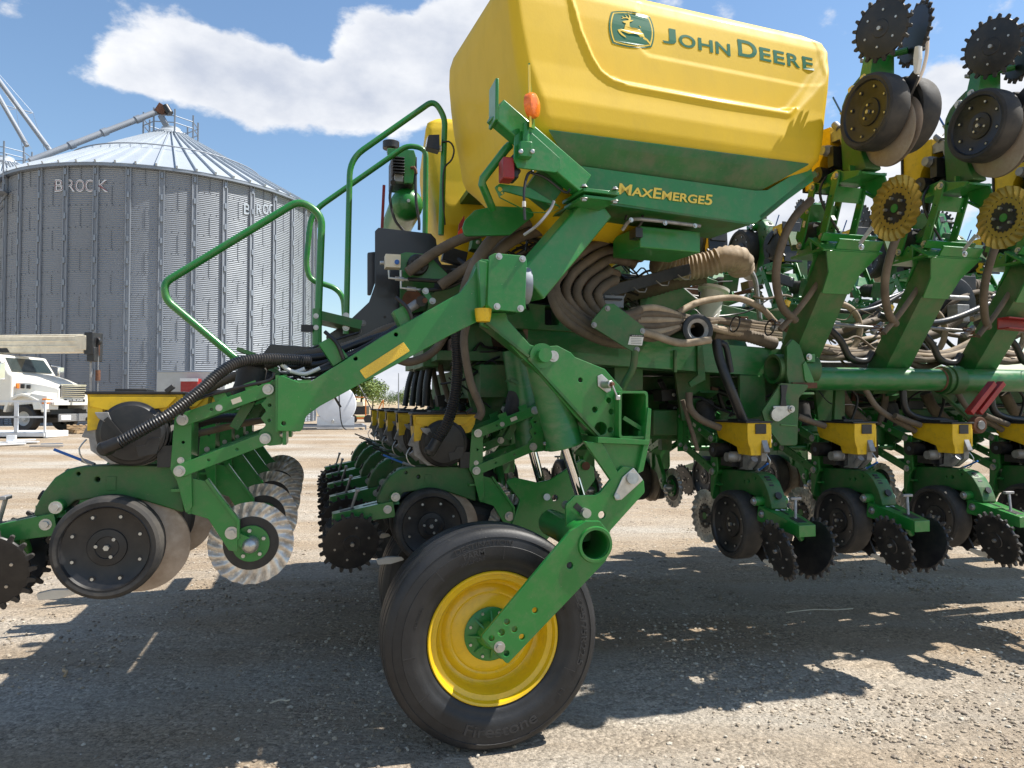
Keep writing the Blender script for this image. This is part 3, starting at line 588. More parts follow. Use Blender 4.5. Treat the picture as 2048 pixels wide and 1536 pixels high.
def pallets():
    for i in range(3):
        Z = 27.; p = CW((163 - 1024) / FPX * Z + (.35 if i == 2 else 0), Z - (.3 if i == 2 else 0), gz(Z) + (i * .15 if i < 2 else 0)); M = MB(); M.use('wood')
        for k in range(3): M.box((0, -.4 + k * .4, .07), (.9, .08, .09))
        for k in range(5): M.box((-.4 + k * .2, 0, .13), (.1, .9, .02)); M.box((-.4 + k * .2, 0, .01), (.1, .9, .02))
        o = M.build('pallet', smooth=0); o.location = p; o.rotation_euler = (0, 0, .3 * i); tag(o, ['bottom wooden pallet of the stack beside the truck front', 'upper wooden pallet of the stack beside the truck front', 'single wooden pallet leaning right of the pallet stack'][i], 'pallet', 'wooden pallets by the crane truck')
pallets()
def fuel_tank():
    Z = 30.; cx = (672 - 1024) / FPX * Z; p = CW(cx, Z, gz(Z)); root = empty('fuel_tank', p); root.rotation_euler = (0, 0, YAW + R(14)); tag(root, 'white cylindrical fuel tank lying on a grey skid at mid distance', 'tank')
    M = MB(); M.use('tank_white'); c = Vector((0, 0, 1.05)); M.lathe(c, (0, -1, 0), [(.001, .08), (.3, .075), (.6, .05), (.8, .01), (.83, -.05), (.83, -2.4), (.5, -2.5), (.001, -2.52)], 40); M.build('shell', root)
    M = MB(); M.use('tank_white'); M.box((-.15, -.1, 1.35), (.2, .08, .18)); M.use('zinc'); M.cyl((-.12, -.08, .36), (-.12, -.16, .36), .06, n=10); M.build('gauge_box', root, bev=.01)
    M = MB(); M.use('white_paint'); M.box((0, .1, .28), (1.5, .2, .5)); M.cut('saddle', root); M.box((0, 2, .28), (1.5, .2, .5)); M.build('saddle', root)
    M = MB(); M.use('galv')
    for y in (-.3, 2.3): M.beam((-1.6, y, .15), (1.2, y, .15), .08, .08)
    for x in (-1.6, 1.15): M.beam((x, -.3, .15), (x, 2.3, .15), .08, .08)
    for x in (-1.6, -1.3): M.beam((x, -.2, 0), (x, -.2, 1.5), .05, .05)
    for z in (.5, .8, 1.1, 1.4): M.beam((-1.6, -.2, z), (-1.3, -.2, z), .04, .04)
    M.beam((1.2, -.3, 0), (1.2, -.3, .18), .06, .06); M.build('skid', root)
    M = MB(); M.use('black'); M.tube([(.1, -.35, 2.1), (.15, -.4, .9), (.3, -.45, .1), (.8, -.5, -.0), (1.9, -.5, .02), (1.5, -.35, .7), (1.05, -.2, 1.6), (.9, 0, 1.9)], .025, 8); M.build('hose', root)
fuel_tank()
def lift():
    Z = 42.; p = CW((724 - 1024) / FPX * Z, Z, gz(Z)); root = empty('trailer_machine', p); root.rotation_euler = (0, 0, YAW); tag(root, 'small orange machine on a flat trailer right of the white fuel tank', 'machine')
    M = MB(); M.use('orange'); M.box((.2, 0, .25), (2.4, 1.3, .12)); M.use('black')
    for x in (-.4, .5): M.cyl((x, -.7, .2), (x, -.5, .2), .25, n=14)
    M.build('trailer_bed', root)
    M = MB(); M.use('black'); M.box((-.1, 0, .7), (.9, .8, .5)); M.use('boom_cream'); M.box((-.1, -.1, 1.05), (.5, .7, .25)); M.build('engine_body', root, bev=.03)
    M = MB(); M.use('orange')
    for x in (-.7, .3): M.beam((x, -.4, .3), (x, -.4, 1.45), .06, .06)
    M.beam((-.7, -.4, 1.45), (.3, -.4, 1.45), .06, .06); M.beam((.8, -.4, .3), (1.3, -.4, 1.3), .06, .06); M.beam((1.3, -.4, .3), (1.3, -.4, 1.3), .05, .05); M.build('roll_frame', root)
lift()
def pole():
    Z = 90.; p = CW((797 - 1024) / FPX * Z, Z, gz(Z)); M = MB(); M.use('galv'); M.cyl((0, 0, -.2), (0, 0, 4.9), .09, .05, n=8); M.cyl((0, 0, -.2), (0, 0, .5), .15, n=8); o = M.build('mast'); o.location = p; tag(o, 'thin tall grey mast standing in the distant field', 'mast')
pole()
def tree(x, Z, h, w, li, label, seed, name='tree', grp='trees along the far field edge'):
    rnd = random.Random(seed); p = CW(x, Z, gz(Z)); root = empty(name, p); tag(root, label, 'tree', grp)
    t = MB(); t.use('bark'); t.tube([(0, 0, 0), (.1, 0, h * .3), (-.1, .1, h * .6)], h * .03, 7, r1=h * .012)
    for k in range(5): a = rnd.random() * 6.3; z = h * (.3 + .1 * k); t.cyl((0, 0, z), (math.cos(a) * w * .3, math.sin(a) * w * .3, z + h * .2), h * .012, h * .004, n=5)
    t.build('trunk', root); c = MB(); cl = [(rnd.gauss(0, .22) * w, rnd.gauss(0, .22) * w, h * (.35 + .5 * rnd.random()), (.16 + .14 * rnd.random()) * w, rnd.randrange(3)) for _ in range(14)]
    for cx, cy, cz, r, mi in cl:
        for _ in range(170):
            v = Vector((rnd.gauss(0, 1), rnd.gauss(0, 1), rnd.gauss(0, 1))).normalized() * r * rnd.uniform(.5, 1.1); q = Vector((cx, cy, cz)) + v; s_ = h * rnd.uniform(.02, .042)
            u = Vector((rnd.gauss(0, 1), rnd.gauss(0, 1), rnd.gauss(0, 1))).normalized(); _, a, b_ = basis(u); c.use('leaf%d' % ((li + (rnd.random() < .35) * mi) % 3)); c.add([q + a * s_, q + b_ * s_ * .7, q - a * s_, q - b_ * s_ * .7], [(0, 1, 2, 3)])
    c.build('crown', root, smooth=0)
tree((722 - 1024) / FPX * 150, 150, 8.8, 5.5, 0, 'tallest dark green tree of the clump behind the fuel tank', 1)
tree((700 - 1024) / FPX * 152, 152, 6.5, 6, 1, 'light green spreading tree at the left end of the clump', 2)
tree((745 - 1024) / FPX * 149, 149, 5.6, 6, 1, 'light green round tree at the right end of the clump', 3)
for i in range(7):
    tree((778 + i * 19 + (i % 3) * 6 - 1024) / FPX * 330, 330 + i * 4, 6 + (i % 3) * 1.5, 9, 2 - (i % 2), '%s low distant tree from the left in the line behind yellow hoppers' % ['first', 'second', 'third', 'fourth', 'fifth', 'sixth', 'seventh'][i], 10 + i, grp='far tree line on the horizon')
for i, (px, Z) in enumerate([(1330, 260), (1370, 250), (1420, 270), (1590, 240), (1640, 260), (1700, 250)]):
    tree((px - 1024) / FPX * Z, Z, 7 + (i % 3), 10, i % 3, ['low far tree behind the left coulter of the wing', 'second low far tree behind the wing, by the frame leg', 'third low far tree behind the wing, before the hinge bracket', 'fourth low far tree behind the wing, under the round tube', 'fifth low far tree behind the wing, beside the second hopper', 'rightmost low far tree seen under the folded wing'][i], 30 + i, grp='far trees beyond the wing')
# ================================================================ PLANTER
PL = empty('row_crop_planter', (0, 0, 0))
tag(PL, 'large green and yellow folded row crop planter filling the foreground on a big black tyre', 'planter')
# ---------------------------------------------------------------- row unit (local: x forward, z up, origin at the gauge wheel axle)
def ax_(x, z): return (x + 1.57, z - .985)
def A(L): return [ax_(*p) for p in L]
def gauge_wheel(s, parent):
    M = MB(); c = Vector((0, s * .10, 0)); a = Vector((0, s, 0))
    M.use('rubber'); M.lathe(c, a, [(.168, .062), (.186, .066), (.199, .058), (.205, .04), (.206, 0), (.204, -.045), (.196, -.058), (.17, -.055)], 44, True)
    M.use('black'); M.lathe(c, a, [(.172, .058), (.166, .064), (.160, .052), (.120, .034), (.075, .030), (.072, .036), (.045, .038), (.042, .034), (.001, .034)], 44)
    M.lathe(c, a, [(.17, -.05), (.1, -.045), (.001, -.045)], 24)
    for k in range(8):
        t = 2 * math.pi * (k + .5) / 8; p = c + Vector((math.cos(t) * .132, 0, math.sin(t) * .132)) + a * .040
        M.use('ink'); M.cyl(p, p + a * .002, .0125, n=14); M.use('zinc'); M.cyl(p, p + a * .006, .0065, n=8)
    for k in range(3):
        t = 2 * math.pi * k / 3 + .9; p = c + Vector((math.cos(t) * .04, 0, math.sin(t) * .04)) + a * .036; M.use('zinc'); M.cyl(p, p + a * .006, .007, n=8)
    M.bolt(c + a * .036, a, .012, False, .012)
    return M.build('gauge_wheel', parent)
def closing_wheel(s, parent):
    M = MB(); M.use('black'); c = Vector((-.43, s * .112, -.075)); a = Vector((0, s, 0)); Rm = Matrix.Rotation(-s * R(6), 3, 'Z') @ Matrix.Rotation(-s * R(15), 3, 'X')
    T = MB(); T.use('black'); T.lathe((0, 0, 0), (0, s, 0), [(.001, .014), (.042, .014), (.045, .010), (.125, .008), (.140, .006), (.143, 0), (.140, -.010), (.001, -.010)], 44)
    T.use('rubber')
    n = 20
    for k in range(n):
        t = 2 * math.pi * k / n; u = Vector((math.cos(t), 0, math.sin(t))); w = Vector((-math.sin(t), 0, math.cos(t))); y = Vector((0, s, 0))
        T.beam(u * .136 - y * .001, u * .158 + w * .004 - y * .001, .022, .020, up=y, w1=.014, h1=.012); T.cyl(u * .155 + w * .003 - y * .007, u * .155 + w * .003 + y * .006, .0085, n=8)
    T.use('zinc')
    for k in range(6): t = 2 * math.pi * k / 6 + .3; p = Vector((math.cos(t) * .088, s * .009, math.sin(t) * .088)); T.cyl(p, p + Vector((0, s * .005, 0)), .006, n=8)
    T.bolt((0, s * .014, 0), (0, s, 0), .011, False, .01)
    T.V = [tuple(Rm @ (Vector(v) * 1.07) + c) for v in T.V]
    return T.build('closing_wheel', parent)
def coulter(parent):
    M = MB(); c = Vector((.535, 0, -.033)); n = 144; M.use('steel_worn'); P = []; F = []; prof = [(.04, 0), (.108, 0), (.118, .15), (.128, .4), (.138, .75), (.148, .95), (.157, 1), (.166, 1), (.173, .95), (.179, .8)]
    for side in (-1, 1):
        o = len(P)
        for r, w in prof:
            for k in range(n):
                t = 2 * math.pi * k / n; sw = t * 22 + (r - .11) * 75; P.append(c + Vector((r * math.cos(t), side * .0022 + .0105 * w * (max(-.6, math.sin(sw))), r * math.sin(t))))
        for i in range(len(prof) - 1):
            for k in range(n): F.append((o + i * n + k, o + i * n + (k + 1) % n, o + (i + 1) * n + (k + 1) % n, o + (i + 1) * n + k))
    M.add(P, F); M.use('black'); M.cyl(c + Vector((0, -.006, 0)), c + Vector((0, .002, 0)), .116, n=40)
    pr = []
    for side_y in (.004, .0052): pr += [c + Vector(((.082 + .006 * math.sin(t * 19) + .003 * math.sin(t * 31)) * math.cos(t), side_y, (.082 + .006 * math.sin(t * 19)) * math.sin(t))) for t in [2 * math.pi * k / 72 for k in range(72)]]
    M.add(pr, [tuple(range(72)), tuple(range(72, 144))] + [(k, (k + 1) % 72, 72 + (k + 1) % 72, 72 + k) for k in range(72)])
    M.use('green'); M.cyl(c + Vector((0, -.018, 0)), c + Vector((0, .0, 0)), .078, n=36); M.cyl(c, c + Vector((0, .008, 0)), .024, n=24); M.use('zinc')
    for s in (-1, 1):
        for k in range(5): t = 2 * math.pi * k / 5 + .4; M.bolt(c + Vector((.058 * math.cos(t), -.018 if s < 0 else .005, .058 * math.sin(t))), (0, s, 0), .009, False, .014)
    M.lathe(c, (0, -1, 0), [(.036, .02), (.036, .05), (.030, .072), (.018, .084), (.001, .088)], 24)
    return M.build('coulter_wheel', parent)
def row_unit():
    # shank casting: the unit's own body
    M = MB(); M.use('green_dusty')
    M.plate(A([(-1.345, 1.298), (-1.50, 1.306), (-1.68, 1.306), (-1.735, 1.296), (-1.785, 1.262), (-1.825, 1.205), (-1.850, 1.150), (-1.860, 1.112), (-1.795, 1.095), (-1.752, 1.125), (-1.71, 1.166), (-1.60, 1.176), (-1.48, 1.166), (-1.38, 1.13), (-1.300, 1.100), (-1.30, 1.20)]), -.052, .052,
            [(*ax_(-1.70, 1.275), .007), (*ax_(-1.63, 1.25), .010), (*ax_(-1.585, 1.245), .006)], .012, .006)
    M.plate(A([(-1.595, 1.262), (-1.56, 1.262), (-1.56, 1.205), (-1.595, 1.205)]), -.056, -.05, rad=.003, bevel=.001)
    M.use('black')
    M.use('ink'); q_ = Vector((ax_(-1.843, 0)[0], 0, ax_(0, 1.185)[1])); M.cyl(q_, q_ + Vector((-.008, 0, .004)), .021, n=18)
    for zz_, xx_ in ((1.285, -1.757), (1.27, -1.772), (1.255, -1.785), (1.24, -1.797)): M.box((ax_(xx_, 0)[0], .012, ax_(0, zz_)[1]), (.012, .03, .008), Matrix.Rotation(-.8, 3, 'Y'))
    M.use('green'); 
    for s in (-1, 1):
        px_, pz_ = ax_(-1.764, 1.148); M.cyl((px_, 0, pz_), (px_, s * .105, pz_), .027, n=20); M.bolt((px_, s * .105, pz_), (0, s, 0), .016)
        qx, qz = ax_(-1.805, 1.079); M.bolt((qx, s * .083, qz), (0, s, 0), .015)
        M.use('zinc'); r_ = ax_(-1.66, 1.18); M.use('green')
    # front head plates carrying the parallel arms
    for s in (-1, 1):
        y0, y1 = sorted((s * .082, s * .094))
        M.plate(A([(-1.332, 1.515), (-1.268, 1.515), (-1.268, 1.32), (-1.262, 1.13), (-1.286, 1.098), (-1.322, 1.238), (-1.348, 1.288), (-1.340, 1.433)]), y0, y1, [(*ax_(-1.30, 1.40), .006)], .010, .002)
        M.use('zinc'); M.bolt((*[ax_(-1.308, 1.325)[0]], s * .094, ax_(-1.308, 1.325)[1]), (0, s, 0), .009); M.use('green')
    M.box((ax_(-1.275, 1.3)[0], 0, ax_(0, 1.30)[1]), (.012, .17, .40)); M.box((ax_(-1.31, 1.3)[0], 0, ax_(0, 1.20)[1]), (.07, .17, .012))
    root = M.build('row_unit', PL, bev=0)
    # arms
    def arm(name, p, q, tabs):
        m = MB(); m.use('green'); P = Vector((ax_(*p)[0], 0, ax_(*p)[1])); Q = Vector((ax_(*q)[0], 0, ax_(*q)[1])); d = (Q - P).normalized(); nrm = Vector((-d.z, 0, d.x)); w = .027
        out = []
        for cc, sg in ((Q, 1), (P, -1)):
            for k in range(7): a = -math.pi / 2 + math.pi * k / 6; v = cc + (d * math.cos(a) * sg + nrm * math.sin(a) * sg) * w; out.append((v.x, v.z))
        for s in (-1, 1):
            y0, y1 = sorted((s * .098, s * .110)); m.plate(out, y0, y1, [((P + d * .12).x, (P + d * .12).z, .006), ((P + d * .24).x, (P + d * .24).z, .006)], 0, .002)
            m.bolt(P + Vector((0, s * .110, 0)), (0, s, 0), .015); m.bolt(Q + Vector((0, s * .110, 0)), (0, s, 0), .015)
            if tabs:
                for f in (.17, .30):
                    b = P + d * f + nrm * .03; m.use('green'); m.beam(b - d * .025 + Vector((0, s * .105, 0)), b + d * .025 + Vector((0, s * .105, 0)), .008, .05, up=nrm)
                m.bolt(P + d * .15 + Vector((0, s * .11, 0)) - nrm * .004, (0, s, 0), .009); m.use('label'); l = P + d * .225 + Vector((0, s * .112, 0)); m.beam(l - d * .02, l + d * .02, .002, .022, up=nrm)
                m.use('green')
        m.use('green'); m.beam(P + d * .06, P + d * .15, .19, .010, up=nrm) if not tabs else m.beam(P + d * .1, P + d * .2, .19, .01, up=nrm)
        m.cyl(P - Vector((0, .1, 0)), P + Vector((0, .1, 0)), .016, n=12); m.cyl(Q - Vector((0, .1, 0)), Q + Vector((0, .1, 0)), .016, n=12)
        return m.build(name, root)
    arm('upper_arm', (-1.301, 1.494), (-.964, 1.623), True); arm('lower_arm', (-1.310, 1.282), (-.974, 1.412), False)
    # mounting bracket with scalloped edge
    m = MB(); m.use('green')
    for s in (-1, 1):
        y0, y1 = sorted((s * .084, s * .096)); o = [(-.996, 1.645), (-.940, 1.665), (-.905, 1.685), (-.905, 1.385), (-.955, 1.380), (-.998, 1.392), (-1.00, 1.44), (-.972, 1.47), (-.995, 1.50), (-.972, 1.53), (-.995, 1.56), (-.972, 1.585)]
        m.plate(A(o), y0, y1, [(*ax_(-.958, 1.555), .007), (*ax_(-.958, 1.49), .007)], .008, .002)
    m.box((ax_(-.895, 0)[0], 0, ax_(0, 1.535)[1]), (.016, .26, .30)); m.use('zinc')
    for z in (1.43, 1.63): m.bolt((ax_(-.903, 0)[0], .115, ax_(0, z)[1]), (-1, 0, 0), .01); m.bolt((ax_(-.903, 0)[0], -.115, ax_(0, z)[1]), (-1, 0, 0), .01)
    m.build('mount_bracket', root)
    m = MB(); m.use('rubber'); b = Vector((ax_(-1.05, 0)[0], 0, ax_(0, 1.655)[1])); m.lathe(b, (.25, 0, 1), [(.001, -.09), (.045, -.085), (.062, -.05), (.058, -.01), (.062, .03), (.06, .07), (.04, .09), (.001, .095)], 24); m.use('green_dusty'); m.box(b + Vector((.02, 0, .12)), (.14, .14, .016), Matrix.Rotation(.35, 3, 'Y')); m.beam(b + Vector((.01, 0, -.08)), b + Vector((-.06, 0, -.2)), .05, .04); m.build('down_force_bag', root)
    # coulter arm
    m = MB(); m.use('green'); m.plate(A([(-1.272, 1.25), (-1.215, 1.235), (-1.085, 1.061), (-1.084, .930), (-1.119, .938), (-1.202, 1.075), (-1.272, 1.100)]), -.075, -.062, rad=.008, bevel=.002)
    m.plate(A([(-1.215, 1.238), (-1.205, 1.245), (-1.076, 1.063), (-1.076, .985), (-1.086, .985), (-1.088, 1.058)]), -.085, -.045, rad=0, bevel=.001)
    m.beam((ax_(-1.12, 0)[0], -.055, ax_(0, 1.0)[1]), (ax_(-1.03, 0)[0], -.055, ax_(0, .955)[1]), .02, .05); m.bolt((ax_(-1.108, 0)[0], -.075, ax_(0, 1.012)[1]), (0, -1, 0), .016); m.use('zinc'); m.cyl((ax_(-1.108, 0)[0], -.076, ax_(0, 1.012)[1]), (ax_(-1.108, 0)[0], -.080, ax_(0, 1.012)[1]), .027, n=20)
    m.build('coulter_arm', root); coulter(root)
    for s in (-1, 1): gauge_wheel(s, root); closing_wheel(s, root)
    m = MB(); m.use('steel_disc')
    for s in (-1, 1):
        T = MB(); T.use('steel_disc'); T.lathe((0, 0, 0), (0, s, 0), [(.001, .006), (.06, .006), (.065, .003), (.178, .003), (.191, -.001), (.178, -.003), (.001, -.003)], 56); Rm = Matrix.Rotation(s * R(-4.5), 3, 'Z'); c = Vector((.10, s * .024, -.018)); m.add([Rm @ Vector(v) + c for v in T.V], T.F)
    m.build('opener_disc', root)
    # closing arm: tapered channel with slot and T handle
    m = MB(); m.use('green'); z0 = .985; X = lambda x: x + 1.57
    m.hexa([(X(-2.10), -.052, .995 - z0), (X(-1.76), -.086, 1.035 - z0), (X(-1.76), .086, 1.035 - z0), (X(-2.10), .052, .995 - z0), (X(-2.10), -.052, 1.058 - z0), (X(-1.775), -.086, 1.124 - z0), (X(-1.775), .086, 1.124 - z0), (X(-2.10), .052, 1.058 - z0)])
    m.hexa([(X(-1.80), -.060, 1.10 - z0), (X(-1.735), -.06, 1.10 - z0), (X(-1.735), .06, 1.10 - z0), (X(-1.80), .06, 1.10 - z0), (X(-1.79), -.045, 1.155 - z0), (X(-1.75), -.045, 1.16 - z0), (X(-1.75), .045, 1.16 - z0), (X(-1.79), .045, 1.155 - z0)])
    for s in (-1, 1): m.cyl((X(-1.925), s * .03, 1.03 - z0), (X(-1.925), s * .095, .945 - z0), .018, n=12)
    m.use('black'); sl = .066 / .325; rot = Matrix.Rotation(-math.atan(sl), 3, 'Y')
    m.box((X(-1.89), 0, 1.1245 - .115 * sl - z0), (.09, .016, .004), rot); m.box((X(-2.02), 0, 1.1245 - .245 * sl - z0), (.08, .06, .004), rot)
    m.build('closing_arm', root, bev=.004)
    m = MB(); m.use('cast'); b = Vector((X(-2.0), 0, 1.065 - z0)); e = b + Vector((.035, -.025, .12)); m.cyl(b, e, .0075, .009, n=8); m.beam(e - Vector((0, .034, 0)), e + Vector((0, .034, 0)), .022, .016); m.build('pressure_handle', root, bev=.003)
    m = MB(); m.use('white_plastic'); m.plate(A([(-1.72, .80), (-1.80, .802), (-1.858, .790), (-1.850, .762), (-1.78, .762), (-1.70, .782)]), -.012, .012, rad=.008, bevel=.003); m.use('black'); m.plate(A([(-1.45, 1.12), (-1.56, 1.10), (-1.74, .80), (-1.69, .775), (-1.58, .85), (-1.45, .84)]), -.008, .008, rad=.01, bevel=.002); m.build('seed_firmer', root)
    # meter
    m = MB(); c = Vector((ax_(-1.494, 0)[0], -.05, ax_(0, 1.442)[1])); a = Vector((0, -1, 0)); m.use('black')
    m.lathe(c, a, [(.125, -.06), (.136, -.03), (.137, .035), (.130, .040), (.128, .052), (.118, .055), (.112, .062), (.06, .068), (.001, .07)], 56)
    m.use('cast'); m.lathe(c, a, [(.128, -.062), (.143, -.055), (.143, -.005), (.139, .0)], 56)
    m.plate(A([(-1.655, 1.505), (-1.612, 1.49), (-1.60, 1.40), (-1.58, 1.36), (-1.50, 1.312), (-1.58, 1.312), (-1.655, 1.37), (-1.662, 1.42), (-1.69, 1.425)]), -.06, -.02, rad=.006, bevel=.003)
    m.use('black'); m.box(c + Vector((.13, -.01, -.10)), (.07, .06, .09)); m.plate([(c.x + .03, c.z - .10), (c.x + .10, c.z - .085), (c.x + .112, c.z - .02), (c.x + .07, c.z - .02), (c.x + .055, c.z - .05), (c.x + .02, c.z - .055)], c.y - .072, c.y - .055, rad=.004, bevel=.001)
    m.use('cast'); m.plate([(c.x - .135, c.z + .085), (c.x - .085, c.z + .085), (c.x - .07, c.z + .05), (c.x - .095, c.z + .045), (c.x - .12, c.z + .06)], c.y - .066, c.y - .04, rad=.004, bevel=.002); m.use('black'); m.beam(c + Vector((-.09, -.07, .06)), c + Vector((-.02, -.075, -.03)), .012, .02)
    # other side: drive motor and cylinders
    m.cyl(c + Vector((.14, .08, -.02)), c + Vector((.14, .18, -.02)), .046, n=24); m.use('seam'); m.cyl(c + Vector((.14, .180, -.02)), c + Vector((.14, .183, -.02)), .016, n=12); m.use('cast'); m.lathe(c + Vector((0, .04, -.055)), (0, 1, 0), [(.03, 0), (.034, .05), (.03, .055), (.034, .06), (.034, .1), (.028, .11), (.028, .13), (.001, .13)], 18); m.use('black'); m.box(c + Vector((.05, .09, -.09)), (.12, .1, .05)); m.cyl(c + Vector((.0, .05, .0)), c + Vector((0, .05, -.14)), .035, n=14)
    m.use('cast'); m.plate(A([(-1.60, 1.44), (-1.56, 1.46), (-1.55, 1.33), (-1.50, 1.315), (-1.61, 1.315), (-1.625, 1.36)]), .01, .04, rad=.005, bevel=.002); m.cyl((-.05, .03, .36), (-.09, .03, .40), .022, n=10)
    m.use('zinc'); m.tube([(-.105, -.04, .43), (-.13, -.05, .39), (-.11, -.05, .34), (-.08, -.05, .325)], .0035, 6); m.build('seed_meter', root)
    # hopper
    m = MB(); m.use('yellow'); x0, x1 = X(-1.665), X(-1.305); zt = 1.600 - z0
    def ring(xa, xb, w, z): w *= .86; return [(xa, -w, z), (xb, -w, z), (xb, w, z), (xa, w, z)]
    lv = [ring(x0, x1, .092, zt), ring(x0 + .004, x1 - .008, .090, zt - .055), ring(x0 + .006, x1 - .03, .086, zt - .10), ring(x0 + .008, x1 - .15, .078, zt - .13), ring(x0 + .012, x1 - .20, .062, zt - .15), ring(x0 + .014, x1 - .21, .054, zt - .195)]
    V = [p for r_ in lv for p in r_]; F = [(i * 4 + k, i * 4 + (k + 1) % 4, (i + 1) * 4 + (k + 1) % 4, (i + 1) * 4 + k) for i in range(5) for k in range(4)] + [(0, 1, 2, 3), (20, 23, 22, 21)]; m.add(V, F)
    m.plate([(x0 + .01, zt - .01), (x1 - .02, zt - .01), (x1 - .06, zt - .055), (x0 + .12, zt - .075), (x0 + .012, zt - .05)], -.092, -.078, rad=.004, bevel=.002)
    m.plate([(x0 + .004, zt - .03), (x0 + .06, zt - .06), (x0 + .06, zt - .14), (x0 + .004, zt - .15)], -.088, -.074, rad=.004, bevel=.002)
    m.build('seed_hopper', root, bev=.006)
    m = MB(); m.use('black'); m.box(((x0 + x1) / 2, 0, zt + .006), (x1 - x0 + .014, .186, .012)); m.box(((x0 + x1) / 2 - .02, 0, zt + .016), (.12, .15, .014)); m.box((x0 - .002, -.01, zt - .035), (.006, .075, .06)); m.beam((x1 - .06, -.11, zt + .01), (x1 - .03, -.11, zt + .035), .02, .02); m.build('hopper_lid', root, bev=.004)
    m = MB(); m.use('blue'); m.cyl((-.13, .03, .335), (-.25, .05, .385), .006, n=8); m.use('cast'); m.cyl((-.09, .02, .32), (-.14, .033, .34), .009, n=8); m.build('lever', root)
    return root
U0 = row_unit()
def place(o, kind, p, tilt=0):
    o.location = p
    if kind == 'A': o.rotation_euler = (0, 0, 0)
    elif kind == 'R': o.rotation_euler = (0, 0, R(90))
    elif kind == 'F': o.rotation_euler = (0, 0, R(-90))
    elif kind == 'RU': o.matrix_basis = Matrix.Translation(p) @ (Matrix.Rotation(R(-90 + tilt), 4, 'X') @ Matrix.Rotation(R(90), 4, 'Z'))
    elif kind == 'FU': o.matrix_basis = Matrix.Translation(p) @ (Matrix.Rotation(R(90 - tilt), 4, 'X') @ Matrix.Rotation(R(-90), 4, 'Z'))
    return o
place(U0, 'A', (-1.57, -1.22, .985)); U0['group'] = 'row units'
ROW = .762
def new(kind, p, tilt=0): return place(copy_tree(U0, PL), kind, p, tilt)
for k in range(1, 5): new('A', (-1.57, -1.22 + ROW * k, .985))
for k in range(5): new('A', (-.144, -.46 + ROW * k, .885))
for k in range(4): new('R', (1.81 + ROW * k, -.68, .83 - .008 * k))
for k in range(3): new('RU', (2.30 + ROW * k, -1.30, 3.17), 0)
for k in range(-1, 5): new('F', (1.62 + ROW * k, 1.95, .83))
for k in range(0, 5): new('FU', (3.42 - .0 + ROW * (k - 1) + .0, 1.70, 3.08), 4)
# flat-blade coulters of the upright wing units: same part, the tank's yellow reflection put into the colour
def tint_upper():
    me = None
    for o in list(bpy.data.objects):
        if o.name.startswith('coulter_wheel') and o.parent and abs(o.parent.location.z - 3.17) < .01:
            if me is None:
                me = o.data.copy(); me.materials[0] = MATS['steel_yellow_reflection']
            o.data = me
